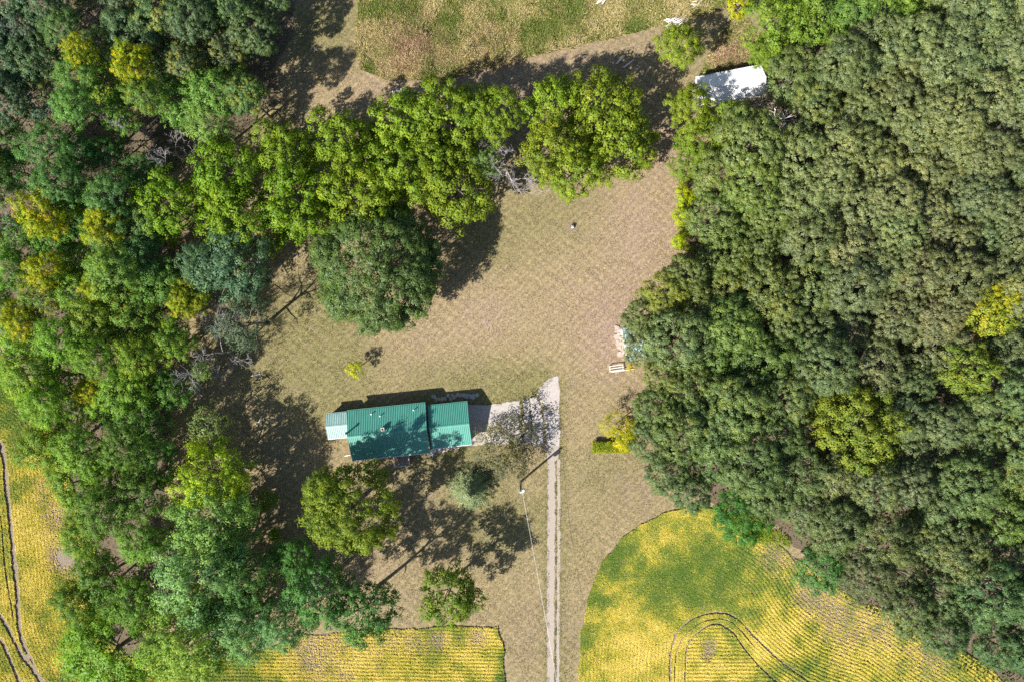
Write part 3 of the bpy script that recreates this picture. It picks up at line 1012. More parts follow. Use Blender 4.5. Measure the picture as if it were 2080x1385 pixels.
log(1252, 131, 1269, 114, .14, M_PALE, 'pale log lying in tree shade by the weedy field, upper of the pair', group='logs on the mown strip')
log(1266, 139, 1287, 122, .14, M_PALE, 'pale log lying in tree shade by the weedy field, lower of the pair', group='logs on the mown strip')


def brush(px, py, n, spread, L, label, seed, group=None):
    t = thing('brush_pile', label, 'brush pile', (*P(px, py), 0), 0, group)
    r = random.Random(seed)
    for i in range(n):
        a = r.uniform(-.5, .6) + math.radians(15)
        c = Vector((r.uniform(-spread, spread), r.uniform(-spread, spread) * .5, r.uniform(.1, .6)))
        d = Vector((math.cos(a), math.sin(a), r.uniform(-.12, .12))) * r.uniform(.5, 1) * L / 2
        MB().tube([c - d, c + Vector((0, 0, .04)), c + d], [.075, .065, .035], 6).build('branch', M_PALE, t, smooth=True)


brush(1372, 46, 22, .9, 2.6, 'pile of bleached branches above the lone roadside tree at top right', 3, 'bleached brush piles')
brush(1421, 10, 14, .8, 2.2, 'short bleached brush pile at the top border right of the weedy field', 4, 'bleached brush piles')
brush(1222, 5, 10, .6, 1.6, 'small grey brush pile at the top border inside the weedy field', 5, 'bleached brush piles')
st = thing('tree_stump', 'low tree stump with a pale bare ring on the upper lawn', 'stump', (*P(1162, 462), 0))
MB().tube([(0, 0, -.1), (0, 0, .12), (.02, 0, .38)], [.5, .36, .32], 12).build('stump_wood', M_BARK, st)
MB().tube([(.02, 0, .37), (.02, 0, .395)], .29, 12).build('cut_face', M_PALE, st)
c = put('sprouts', KIND['bush'][1][0], st, (.1, .2, .3), (0, 0, 0), (.2, .2, .2)); c.color = (.14, .15, .05, 0)
tag(MB().prism([(-.9, -.6), (.3, -.9), (1.0, -.3), (.8, .6), (-.2, .8), (-1.0, .3)], -.1, .014).build('bare_ring', G['soil'], st, (0, 0, 0)), None)
tag(MB().box((0, 0, .05), (.9, .22, .06)).build('plank', M_DECK, None, (*P(988, 656), 0), (0, 0, .9)), 'short dark plank lying on the middle of the lawn', 'plank')
bh = thing('birdhouse', 'small dark birdhouse on a post beside the big round tree shadow', 'birdhouse', (*P(982, 514), 0))
MB().tube([(0, 0, -.1), (0, 0, 1.7)], .05, 6).build('post', M_DECK, bh)
hb = MB().box((0, 0, 1.9), (.35, .3, .4)).build('box', M_DECK, bh)
MB().add([(-.28, -.26, 2.1), (.28, -.26, 2.1), (.28, 0, 2.3), (-.28, 0, 2.3), (-.28, .26, 2.1), (.28, .26, 2.1)], [(0, 1, 2, 3), (3, 2, 5, 4)]).build('roof', M_DARK, bh)


def fallen(px, py, L, rz, label, seed, mat=M_PALE):
    r = random.Random(seed)
    m = MB()
    m.tube([(-L / 2, 0, .1), (-L * .1, .08, .16), (L / 2, .25, .12)], [.08, .07, .025], 6)
    for i in range(6):
        x = r.uniform(-.2, .45) * L
        s = r.choice((-1, 1))
        m.tube([(x, .1, .13), (x + .35 * L * .6, .1 + s * r.uniform(.2, .6), r.uniform(.1, .45))], [.04, .014], 5)
    tag(m.build('fallen_branch', mat, None, (*P(px, py), 0), (0, 0, rz)), label, 'branch', 'fallen branches on the grass')


fallen(522, 762, 2.1, .1, 'bleached forked branch lying on the lawn edge under the white-limbed dead tree', 1)
fallen(528, 857, 1.6, .35, 'short bleached branch lying on the shaded grass left of the mint porch roof', 2)
fallen(641, 103, .8, 1.0, 'small pale stick lying on shaded grass by the top left wood', 3)

# ------------------------------------------------------------------ trees
# dead and leafless trees first
def bare(px, py, H, spread, mat, label, seed, **kw):
    h = H * .7
    x, y = P(px, py, h)
    t = thing('dead_tree', label, 'tree', (x, y, 0), 0, 'leafless trees')
    put('branches', bare_mesh('branches', seed, H, spread, mat, **kw), t)
    return t


bare(1028, 340, 14, 5.8, M_DEAD, 'grey leafless tree standing in the gap of the yellow-green tree row', 1)
bare(1015, 290, 12.5, 3.2, M_DEAD, 'thin leafless top above the grey dead tree in the yellow-green row', 2, nmain=4)
bare(1592, 222, 10, 5.5, M_PALE, 'bleached bare spreading tree just below the white shed', 3, depth=4, nmain=6, twigs=4)
bare(432, 716, 11, 5.2, M_DEAD, 'white-limbed dead tree with long limb at the lawn edge left of the lone shrub', 4, nmain=4)
bare(405, 768, 10, 3.6, M_DEAD, 'grey dead tree just below the white-limbed one, beside a slim green crown', 5, nmain=4, droop=.5)
bare(440, 640, 11, 4.2, M_DEAD, 'half-dead grey tree beside the sparse blue-green tree at the lawn edge', 6, nmain=4)
bare(248, 1003, 10.5, 3.2, M_DEAD, 'small silvery dead tree within the lower left wood', 7, nmain=4)
bare(235, 236, 15, 3.0, M_DEAD, 'small grey dead top among green crowns in the upper left wood', 8, nmain=4)
bare(40, 40, 16, 3.5, M_DEAD, 'grey dead treetop in the photo\'s top left corner', 9, nmain=4)
bare(25, 430, 15, 4.5, M_DEAD, 'purple-grey dead tree at the left border below the middle of the wood', 10, nmain=5)
bare(330, 300, 12, 4.0, M_DEAD, 'fallen-looking grey dead tree in the dark hollow of the upper left wood', 11, nmain=4)
bare(170, 580, 14, 2.6, M_DEAD, 'little grey dead top right of the pale yellow tree in left wood', 12, nmain=3)
bare(2010, 1105, 13, 3.6, M_DEAD, 'broken grey dead tree in the dark gap at lower right of the wood', 13, nmain=4)
bare(1560, 985, 15, 2.4, M_DEAD, 'small grey dead top among dark crowns above the soybean field tip', 14, nmain=3)
bare(1910, 420, 15, 2.6, M_PALE, 'bleached dead limb among olive crowns in the upper right wood', 15, nmain=2)

T = tree
# yellow-green row across the middle, west to east
ROW = [(345, 420, 66), (465, 350, 66), (500, 455, 76), (585, 318, 68), (612, 412, 78), (700, 300, 72), (735, 392, 78), (822, 258, 72), (815, 345, 72),
       (915, 245, 74), (930, 385, 80), (885, 320, 60), (1010, 232, 50), (1125, 222, 64), (1126, 312, 66), (1215, 232, 76), (1255, 300, 78), (1165, 350, 58)]
NTH = ['first', 'second', 'third', 'fourth', 'fifth', 'sixth', 'seventh', 'eighth', 'ninth', 'tenth', 'eleventh', 'twelfth', 'thirteenth', 'fourteenth', 'fifteenth', 'sixteenth', 'seventeenth', 'eighteenth']
NOTE = ['tip nearest the left wood', 'on the north side by the grass tongue', 'hanging over the blue-green tree', 'north side, left of the trailer', 'middle, touching the left lawn corner',
        'north side, below the trailer\'s left', 'just above the big round dark tree', 'north side, right below the trailer', 'middle, above the big round dark tree\'s top',
        'north side, under the weedy field\'s brown patch', 'lower edge, left of the bare gap', 'small crown in the middle, left of the gap', 'small crown at the top of the bare gap',
        'north edge, right of the bare gap', 'south edge, right of the bare gap', 'north edge, second right of the gap', 'right end, biggest by the wood', 'lower bulge hanging over the lawn']
for i, (px, py, r) in enumerate(ROW):
    w = i / 17
    tint = tuple(a * (1 - w) + b * w for a, b in zip((.105, .175, .018), (.128, .175, .022)))
    T(px, py, r * 1.08, 12.5 + 1.5 * random.random(), 'walnut', jitter(tint, .1), 'yellow-green tree of the middle row, ' + NOTE[i], .08, 'yellow-green tree row')
T(985, 330, 34, 10, 'ash', (.1, .15, .05), 'pale green crown left beside the grey dead tree in the row', 0)
T(768, 545, 132, 14, 'bigoak', (.052, .085, .022), 'very large round dark green tree alone on the lawn below the row')
T(478, 540, 86, 14, 'ash', (.05, .09, .05), 'blue-green tree under the yellow-green row at the left lawn corner')
T(415, 545, 55, 13, 'ash', (.045, .08, .04), 'dark blue-green tree left of the blue-green corner tree')
T(500, 655, 62, 12, 'thin', (.07, .1, .06), 'sparse blue-green tree at the left lawn edge beside the half-dead tree')
T(412, 752, 26, 10, 'airy', (.13, .2, .05), 'slim light green crown beside the grey dead trees')
T(425, 860, 50, 9, 'airy', (.14, .19, .06), 'spindly pale green tree left of the mint porch roof')
T(390, 600, 42, 12, 'walnut', (.1, .15, .018), 'yellow-flecked green tree at the left wood edge above the white-limbed dead tree', .4)
T(352, 690, 48, 12, 'ash', (.075, .135, .02), 'green tree at the left wood edge right beside the white-limbed dead tree', .2)
T(350, 790, 48, 11, 'ash', (.055, .11, .022), 'green tree at the left wood edge just below the grey dead trees')
# lower-left stand, east side
T(432, 960, 78, 13, 'maple', (.14, .2, .02), 'feathery yellow-green tree left of the house, highest of its column', .1, 'feathery tree column')
T(437, 1060, 88, 15, 'maple', (.1, .17, .045), 'feathery pale green tree second from top of its column', 0, 'feathery tree column')
T(425, 1160, 98, 16, 'maple', MINT, 'feathery mint-green tree third from top of its column', 0, 'feathery tree column')
T(500, 1165, 60, 14, 'maple', (.06, .12, .035), 'dark feathery tree on the shaded right flank of the mint-green tree', 0, 'feathery tree column')
T(405, 1280, 92, 16, 'maple', (.1, .16, .03), 'feathery green tree at the foot of the column by the bottom field', .1, 'feathery tree column')
T(500, 1265, 72, 14, 'maple', (.085, .155, .06), 'mint feathery tree overhanging the bottom soybean field\'s left part')
T(575, 1255, 62, 13, 'maple', (.075, .145, .06), 'blue-mint tree at the top edge of the bottom soybean field')
T(655, 1200, 68, 15, 'walnut', (.06, .14, .04), 'emerald tree left of the two by the bottom field')
T(745, 1235, 68, 15.5, 'walnut', (.055, .13, .035), 'emerald tree right of the two by the bottom field')
T(600, 1130, 45, 10, 'maple', (.04, .1, .02), 'dark green tree in shade beside the mint column')
T(545, 1015, 24, 5, 'bush', (.12, .17, .03), 'small green bush in the shade between column and round tree', 0, None, 'bush', 1, 'bush')
T(560, 1085, 16, 3.5, 'bush', (.12, .2, .02), 'smallest green bush in shade beside the feathery column', 0, None, 'bush', 1, 'bush')
T(690, 1160, 20, 5, 'airy', (.22, .17, .15), 'thin reddish-brown sapling above the emerald trees', 0, None, 'sapling')
T(715, 1030, 95, 16, 'roundtree', (.11, .155, .022), 'big round bright green tree in front of the house', .1)
T(660, 1000, 45, 11, 'walnut', (.1, .15, .03), 'lower left bough crown beside the big round front tree')
T(912, 1205, 62, 12, 'walnut', (.09, .145, .02), 'lone green tree at the bottom field\'s top edge, with long shadow', .1)
T(1040, 908, 72, 6.5, 'thin', (.105, .105, .062), 'brownish thin-leaved tree over the concrete by the garage', .0)
T(1015, 905, 50, 5.0, 'thin', (.13, .125, .05), 'olive thin-leaved tree beside the brownish one near the drive')
T(719, 750, 20, 4.0, 'bush', (.26, .3, .012), 'small bright yellow shrub alone on the lawn above the house', .5, None, 'shrub', 1, 'shrub')
sx_, sy_ = P(955, 995, 2.5)
sp = thing('spruce_tree', 'blue-green conical spruce on the lawn right of the round front tree', 'tree', (sx_, sy_, 0))
c = put('crown', spruce_mesh(5, 4.2, 6.8), sp); c.color = (.25, .31, .17, 0)
put('trunk', TRUNKS[0], sp, (0, 0, 0), (0, 0, 0), (3, 3, 6.4))
# top right edge trees
T(1380, 95, 52, 9.5, 'walnut', (.13, .18, .02), 'lone yellow-green tree left of the white shed', .1)
T(1402, 222, 52, 10.5, 'walnut', (.13, .17, .02), 'yellow-green tree just below-left of the white shed')
T(1432, 292, 56, 11, 'walnut', (.11, .16, .02), 'green tree between the row and the wood, below the shed')
T(1398, 330, 40, 9, 'walnut', (.1, .15, .02), 'small green tree above the lime bushes at the lawn corner')
T(1485, 240, 40, 10, 'ash', (.1, .15, .025), 'green tree right under the white shed\'s lower edge')
T(1500, 12, 32, 8, 'bush', (.2, .22, .015), 'lime bush at the top border beside the shaded weeds', .4, None, 'bush', 1, 'bush')
T(1575, 60, 66, 12, 'walnut', (.11, .17, .025), 'bright green tree right of the shaded weedy patch')
T(1560, 105, 40, 9, 'walnut', (.1, .15, .02), 'green tree directly above the white shed\'s right end')
T(1655, 40, 66, 13, 'walnut', (.1, .16, .03), 'bright green tree at the top border, second right of the shed')
T(1810, 40, 60, 14, 'walnut', (.1, .16, .03), 'bright green tree at the top border in front of the olive wood')
T(1735, 20, 50, 13, 'ash', (.07, .12, .03), 'mid green tree between the bright ones at the top border')
T(1900, 10, 45, 14, 'walnut', (.11, .15, .04), 'pale green tree at the top border toward the right corner')
for i, (px, py, r, l) in enumerate([(1388, 400, 24, 'upper lime bush at the lawn\'s right corner'), (1383, 440, 19, 'middle lime bush at the lawn\'s right edge'), (1378, 490, 16, 'lower lime bush at the lawn\'s right edge')]):
    T(px, py, r, 4.2 - .4 * i, 'bush', (.2, .27, .012), l, .4, 'lime bushes at the wood edge', 'bush', 1, 'bush')
T(1258, 866, 42, 6, 'thin', (.24, .25, .02), 'yellowish small tree at the wood edge above the low hedge', .8, None, 'small_tree')
T(1268, 888, 30, 4, 'bush', (.24, .25, .02), 'yellow shrub where the hedge meets the wood', .8, None, 'shrub', 1, 'shrub')
T(1282, 738, 16, 2.5, 'bush', (.25, .2, .03), 'orange-yellow shrub between the aqua shed and the white bench', .9, None, 'shrub', 1, 'shrub')
# clipped hedge
hd = thing('hedge', 'low clipped green hedge at the lawn\'s right side below the yellow shrub', 'hedge', (*P(1240, 908, .6), 0), math.radians(-1))
rng = np.random.default_rng(3)
n = 9000
q = np.stack([rng.uniform(-3.1, 3.1, n), rng.uniform(-.78, .78, n), rng.uniform(.05, 1.2, n)], 1)
f = rng.integers(0, 3, n)
q[:, 2] = np.where(f < 2, 1.08 - .25 * (q[:, 1] / .8) ** 4 + rng.normal(size=n) * .12, q[:, 2])
q[:, 1] = np.where(f == 2, np.sign(q[:, 1]) * .76 + rng.normal(size=n) * .12, q[:, 1])
Vh, Fh = kites(q, np.array([0, 0, .8]) + rng.normal(size=(n, 3)) * .6, rng.uniform(.1, .2, n), rng)
c = put('foliage', np_mesh('hedge_foliage', Vh, Fh, M_LEAF, {'tone': np.repeat(rng.random(n), 4)}), hd)
c.color = (.2, .26, .02, .5)
MB().box((0, 0, .45), (5.8, 1.1, .8)).build('twigs', simple('hedge_core', (.06, .06, .03), 1, .3), hd)

for px, py, r, h, tint, lab in [
    (1392, 562, 48, 14, (.08, .1, .034), 'dark olive edge tree of the right wood, where the lawn starts to widen'),
    (1352, 600, 50, 14, (.11, .125, .03), 'sunlit olive edge tree reaching over the lawn above the rubble foundation'),
    (1308, 645, 48, 13, (.08, .1, .036), 'olive edge tree hanging over the aqua shed\'s upper end'),
    (1314, 690, 56, 12.5, (.085, .1, .05), 'grey-olive edge tree hanging over the aqua shed roof'),
    (1345, 762, 44, 13, (.09, .11, .034), 'olive edge tree right of the white bench'),
    (1330, 835, 48, 14, (.07, .1, .034), 'green edge tree above the yellow shrub by the hedge'),
    (1322, 900, 46, 14, (.065, .09, .036), 'dark edge tree right of the low hedge'),
    (1355, 960, 50, 14, (.06, .09, .036), 'dark green edge tree below the hedge'),
    (1405, 1000, 44, 13, (.055, .085, .034), 'dark green edge tree above the round field tip')]:
    T(px, py, r, h, 'oak', tint, lab, 0, 'trees at the right wood edge')
# crowns along the field edge
T(1505, 1045, 60, 10, 'roundtree', (.045, .12, .025), 'dark emerald tree at the soybean field\'s upper right edge')
T(1668, 1150, 62, 11, 'walnut', (.06, .13, .04), 'emerald tree bulging from the wood over the bare field rows')
# notable crowns of the right wood
T(1735, 865, 96, 16.5, 'roundtree', (.125, .165, .03), 'large lime-yellow crown deep in the right wood', .15)
T(1990, 625, 62, 15, 'walnut', (.15, .19, .03), 'yellow-lime crown near the right border, upper of two', .6)
T(2035, 600, 34, 15, 'walnut', (.2, .21, .02), 'golden crown beside the yellow-lime one at the right border', .8)
T(1960, 745, 62, 15, 'walnut', (.11, .155, .03), 'lime-green crown near the right border, lower of two', .2)
T(1490, 800, 30, 15, 'oak', (.1, .095, .045), 'small brown-tinged crown in the middle of right wood', .3)
# yellow crowns of the left wood
for px, py, r, h, tint, yl_, lab in [
    (160, 105, 33, 17, (.16, .21, .016), .95, 'yellow crown, upper left of two in the top left wood'),
    (272, 130, 42, 16, (.16, .21, .016), .95, 'orange-yellow crown, right of two in the top left wood'),
    (95, 432, 56, 15, (.16, .21, .016), .95, 'wide yellow crown near the left border beside a dead tree'),
    (98, 555, 40, 14, (.16, .21, .016), .95, 'pale yellow crown in the left wood above the sparse stand'),
    (48, 652, 40, 13, (.16, .21, .016), .95, 'orange-yellow crown at the left wood\'s outer corner above bare ground'),
    (200, 588, 33, 13, (.16, .21, .016), .95, 'yellow crown right of the pale yellow one'),
    (190, 640, 29, 12, (.16, .21, .016), .95, 'small yellow-green crown below the yellow ones'),
    (180, 795, 33, 11, (.16, .21, .016), .95, 'orange-yellow crown in the sparse left stand level with the house\'s upper lawn'),
    (115, 900, 33, 10, (.16, .21, .016), .95, 'dull yellow crown at the left field edge level with the house'),
    (200, 1165, 24, 10, (.16, .21, .016), .95, 'little yellow crown in the lower left stand'),
    (375, 620, 35, 12, (.16, .21, .016), .95, 'yellow-green crown at the lawn side of the left wood'),
    (215, 465, 44, 14, (.16, .21, .016), .95, 'yellow-green crown left of the middle row\'s tip'),
    (235, 1320, 105, 12, (.08, .15, .018), 0, 'big bright lime-green tree at the bottom left field edge'),
]:
    T(px, py, r, h, 'walnut' if r < 90 else 'maple', tint, lab, yl_, 'yellow crowns in the left wood' if r < 90 else None)


# the two woods: every crown its own tree
def scatter(poly, dmin, tries, seed, avoid, inset=.0):
    r = random.Random(seed)
    xs = [p[0] for p in poly]; ys = [p[1] for p in poly]
    pts_ = []
    cand = np.array([[r.uniform(min(xs), max(xs)), r.uniform(min(ys), max(ys))] for _ in range(tries)])
    ok = inside(cand, poly)
    dl_ = dist_line(cand, poly + [poly[0]])
    for (x, y), i, d in zip(cand, ok, dl_):
        if not i: continue
        if any((x - a) ** 2 + (y - b) ** 2 < (c * .8 + dmin * .35) ** 2 for a, b, c in avoid): continue
        if any((x - a) ** 2 + (y - b) ** 2 < dmin ** 2 for a, b in pts_): continue
        pts_.append((x, y))
    return pts_


def nearest(anchors, x, y):
    w = [(1.0 / ((x - a) ** 2 + (y - b) ** 2 + 900), t, k) for a, b, t, k in anchors]
    s = sum(q[0] ** 2 for q in w)
    tint = tuple(sum(q[0] ** 2 * q[1][j] for q in w) / s for j in range(3))
    return tint, max(w)[2]


CR_R = [(1520, 290), (1455, 350), (1430, 420), (1425, 500), (1395, 570), (1335, 640), (1325, 700), (1350, 770), (1345, 830), (1330, 900), (1365, 955), (1410, 990), (1480, 985), (1560, 1000), (1640, 1060), (1720, 1140), (1760, 1210), (1840, 1235), (1900, 1290), (1990, 1330), (2110, 1370), (2110, -30), (1960, -30), (1880, 70), (1740, 110), (1640, 110), (1600, 160), (1590, 270)]
AV_R = [(1392, 562, 40), (1352, 600, 40), (1330, 650, 40), (1318, 702, 40), (1345, 762, 40), (1330, 835, 40), (1322, 900, 40), (1355, 960, 40), (1405, 1000, 40), (1735, 865, 96), (1990, 625, 60), (2035, 600, 30), (1960, 745, 60), (1592, 222, 48), (1505, 1045, 50), (1668, 1150, 55), (1810, 40, 45), (1655, 40, 50), (1575, 60, 50), (1735, 20, 40), (1485, 240, 36), (1900, 10, 35), (2010, 1105, 40)]
AN_R = [(1650, 170, OLIVE, 0), (1500, 400, (.095, .115, .035), 0), (1420, 460, (.08, .11, .035), 0), (1700, 330, (.108, .118, .05), 0), (1850, 200, (.105, .115, .05), 0), (2000, 100, (.1, .115, .055), 0), (1750, 480, KHAKI, 0),
        (1900, 430, KHAKI, 0), (1550, 560, (.085, .1, .034), 0), (1350, 640, (.08, .1, .045), 0), (1390, 590, (.115, .125, .032), 0), (1500, 700, (.08, .115, .034), 0), (1700, 650, (.08, .1, .045), 0), (1400, 820, (.075, .1, .034), 0),
        (1340, 930, (.06, .09, .036), 0), (1500, 900, (.075, .1, .034), 0), (1450, 980, (.055, .085, .034), 0), (1700, 1020, (.08, .095, .04), 0), (1850, 930, (.085, .1, .048), 0), (2020, 900, (.075, .1, .04), 0), (1900, 1120, (.075, .095, .04), 0),
        (1780, 1160, (.07, .08, .034), 0), (2030, 1280, (.05, .08, .03), 0), (2040, 420, (.085, .1, .045), 0), (1850, 620, (.1, .1, .048), 0), (2050, 1000, (.08, .11, .034), 0)]
BAND_R = [(110, 'the brush piles'), (205, 'the white shed'), (295, 'the bleached bare tree'), (390, 'the yellow-green row\'s right end'), (490, 'the lawn stump'), (585, 'the big round dark tree'),
          (675, 'the rubble foundation'), (765, 'the white bench'), (855, 'the garage roof'), (945, 'the low hedge'), (1040, 'the utility pole top'), (1140, 'the round field tip'), (1240, 'the lone lower tree'), (1500, 'arched wheel ruts')]
CR_L = [(-30, -30), (560, -30), (560, 20), (500, 80), (500, 190), (430, 260), (330, 320), (290, 380), (300, 480), (370, 560), (350, 640), (310, 720), (320, 800), (310, 900), (300, 1000), (290, 1100), (290, 1260), (170, 1260), (160, 1190), (165, 1120), (135, 1020), (110, 920), (90, 830), (50, 740), (10, 650), (-30, 620)]
AV_L = [(390, 600, 34), (352, 690, 38), (350, 790, 38), (160, 105, 18), (272, 130, 24), (95, 432, 36), (98, 555, 24), (48, 652, 20), (200, 588, 16), (180, 795, 16), (235, 1320, 85), (330, 305, 45), (345, 420, 40), (25, 430, 28), (415, 545, 40)]
AN_L = [(60, 60, BLUEG, 'oak'), (200, 40, (.055, .08, .045), 'oak'), (400, 90, (.055, .085, .042), 'oak'), (560, 50, (.055, .09, .035), 'oak'), (530, 180, (.06, .095, .03), 'oak'), (130, 110, (.06, .11, .025), 'ash'), (220, 180, (.07, .125, .02), 'ash'), (420, 210, (.08, .14, .03), 'ash'),
        (60, 170, BLUEG, 'oak'), (60, 330, (.055, .11, .03), 'ash'), (180, 300, EMER, 'ash'), (230, 380, (.055, .1, .03), 'ash'), (100, 500, (.065, .12, .025), 'ash'), (280, 500, (.05, .1, .03), 'ash'), (200, 620, (.085, .135, .02), 'ash'),
        (320, 640, (.06, .115, .02), 'ash'), (120, 700, (.08, .14, .02), 'ash'), (280, 720, (.085, .14, .018), 'ash'), (200, 850, (.08, .14, .02), 'ash'), (150, 950, (.075, .13, .02), 'ash'), (300, 900, (.05, .1, .02), 'ash'), (220, 1060, (.065, .12, .02), 'ash'), (180, 1200, (.06, .11, .02), 'ash'), (270, 1150, (.07, .13, .02), 'ash')]
BAND_L = [(75, 'the top border'), (150, 'the orange-yellow crown'), (225, 'the trailer'), (300, 'the dark hollow'), (375, 'the row\'s upper west crowns'), (455, 'the row\'s west tip'), (535, 'the pale yellow crown'), (610, 'the big round dark tree'), (690, 'the sparse lawn-edge tree'), (775, 'the white-limbed dead tree'),
          (860, 'the mint porch roof'), (945, 'the house front'), (1035, 'the silvery dead tree'), (1130, 'the mint-green feathery tree'), (1500, 'the bottom field edge')]


def tone_word(t):
    g = sum(t)
    if t[0] > .11: return 'khaki'
    if t[1] / t[0] > 1.9: return 'deep green' if g < .17 else 'fresh green'
    if t[1] / t[0] > 1.5: return 'dark green' if g < .2 else 'mid green'
    return 'dark olive' if g < .2 else 'olive'


def wood(poly, dmin, seed, avoid, anchors, bands, side, hr, rr_, defkey=None):
    pts_ = scatter(poly, dmin, 9000, seed, avoid)
    lab = {}
    for i, (x, y) in enumerate(pts_):
        b = next(k for k, q in enumerate(bands) if y < q[0])
        lab.setdefault(b, []).append(i)
    out = {}
    for b, ids in lab.items():
        ids.sort(key=lambda i: pts_[i][0] if side == 'right' else -pts_[i][0])
        for n_, i in enumerate(ids):
            out[i] = (NTH[n_], bands[b][1])
    for i, (x, y) in enumerate(pts_):
        tint, k = nearest(anchors, x, y)
        tint = jitter(tint, .09 if side == 'right' else .16)
        if side == 'right': tint = (tint[0] * .93, tint[1], tint[2] * 1.05)
        n_, ref = out[i]
        T(x, y, random.uniform(*rr_), random.uniform(*hr), k or defkey, tint,
          f'{tone_word(tint)} {side}-wood crown, {n_} in from clearing, level with {ref}', random.choice((0, 0, 0, .12 if side == 'right' else .3)),
          f'trees of the {side} wood')
    return len(pts_)


nr = wood(CR_R, 63, 21, AV_R, AN_R, BAND_R, 'right', (12, 17.5), (48, 74), 'oak')
CR_LU = [p for p in CR_L]
nl_ = wood(CR_L, 60, 22, AV_L, AN_L, BAND_L, 'left', (10, 15.5), (42, 66), 'ash')
print('wood trees', nr, nl_)

# ------------------------------------------------------------------ crops, weeds, ground plants
def pick(noise_v, cols, edges):
    cols = np.array(cols)
    i = np.clip(np.searchsorted(edges, noise_v), 0, len(cols) - 1)
    return cols[i]


def crop(name, poly_px, rowf, density, seed, yellow_anchors, bare_anchors, tracks, label_kind='stuff', base_yellow=.5):
    rng = np.random.default_rng(seed)
    poly = ragged(PP(poly_px), .5, .45, seed + 40)
    xs, ys = [p[0] for p in poly], [p[1] for p in poly]
    A = (max(xs) - min(xs)) * (max(ys) - min(ys))
    n = int(A * density)
    p = np.stack([rng.uniform(min(xs), max(xs), n), rng.uniform(min(ys), max(ys), n)], 1)
    p = p[inside(p, poly)]
    row, strength = rowf(p)
    prof = .5 + .5 * np.cos(2 * np.pi * (row + .25 * vnoise(p, 1.5, seed + 90)) / .6)
    yl = np.full(len(p), base_yellow)
    cov = np.full(len(p), 1.0)
    for a, b, r, k in yellow_anchors:
        x, y = P(a, b)
        yl += k * np.exp(-((p[:, 0] - x) ** 2 + (p[:, 1] - y) ** 2) / (2 * (r / PPM) ** 2))
    for a, b, r, k in bare_anchors:
        x, y = P(a, b)
        cov -= k * np.exp(-((p[:, 0] - x) ** 2 + (p[:, 1] - y) ** 2) / (2 * (r / PPM) ** 2))
    cov *= .75 + .5 * vnoise(p, 2.5, seed + 50)
    keep = rng.random(len(p)) < np.clip(cov, 0, 1) * ((1 - strength) + strength * prof ** 1.4)
    for tr_, wd_ in tracks:
        keep &= dist_line(p, tr_) > wd_ * (.35 + 1.3 * vnoise(p, .8, seed + 77))
    p, prof, yl, cov, strength = p[keep], prof[keep], yl[keep], cov[keep], strength[keep]
    yv = yl + (vnoise(p, 2.2, seed + 60, 4) - .5) * 1.1 + rng.normal(size=len(p)) * .19
    g1, g2, y1, y2 = np.array([.1, .165, .03]), np.array([.22, .26, .045]), np.array([.5, .41, .055]), np.array([.62, .5, .12])
    t = np.clip(yv, 0, 1)[:, None]
    col = np.where(t < .4, g1 + (g2 - g1) * t / .4, np.where(t < .7, g2 + (y1 - g2) * (t - .4) / .3, y1 + (y2 - y1) * (t - .7) / .3))
    dry = (rng.random(len(p)) < np.clip(.9 - cov, .03, .5))
    col[dry] = np.array([.36, .27, .16])
    col *= rng.uniform(.86, 1.14, len(p))[:, None]
    h = (.22 + .2 * (prof - .6) * strength) * np.clip(cov, .4, 1) * rng.uniform(.72, 1.05, len(p)) + .03
    pos = np.concatenate([p, h[:, None]], 1)
    Vv, Ff = kites(pos, np.array([-.2, -.15, 1.0]) + rng.normal(size=(len(p), 3)) * .28, rng.uniform(.14, .3, len(p)), rng, .75)
    o = put(name, np_mesh(name, Vv, Ff, M_CROP, {'leafcol': np.repeat(col, 4, axis=0)}))
    tag(o, kind='stuff')
    return len(p)


edge_R = smooth_line(PP([(1172, 1440), (1178, 1310), (1195, 1210), (1225, 1140), (1280, 1078), (1350, 1042), (1430, 1028), (1500, 1050), (1560, 1085), (1610, 1130), (1650, 1190), (1710, 1235), (1800, 1270), (1880, 1325), (1960, 1375), (2040, 1440)]), 6)
arch1 = smooth_line(PP([(1362, 1440), (1360, 1350), (1366, 1305), (1384, 1272), (1420, 1249), (1465, 1243), (1500, 1258), (1540, 1300), (1590, 1345), (1660, 1395), (1720, 1440)]), 6)
arch2 = smooth_line(PP([(1390, 1440), (1392, 1340), (1398, 1305), (1420, 1280), (1452, 1265), (1485, 1280), (1515, 1320), (1550, 1360), (1610, 1410), (1640, 1440)]), 6)
inner = arch2 + [arch2[0]]


def row_R(p):
    d = dist_line(p, edge_R)
    ins = inside(p, arch2)
    row = np.where(ins, p[:, 1] * .95, d)
    x0 = P(1500, 1200)[0]
    s = np.where(ins, .45, np.clip(.2 + (p[:, 0] - x0) / 24, .05, .6))
    s = np.where((p[:, 1] < P(0, 1300)[1]) & ~ins, np.maximum(s, .25), s)
    return row, s


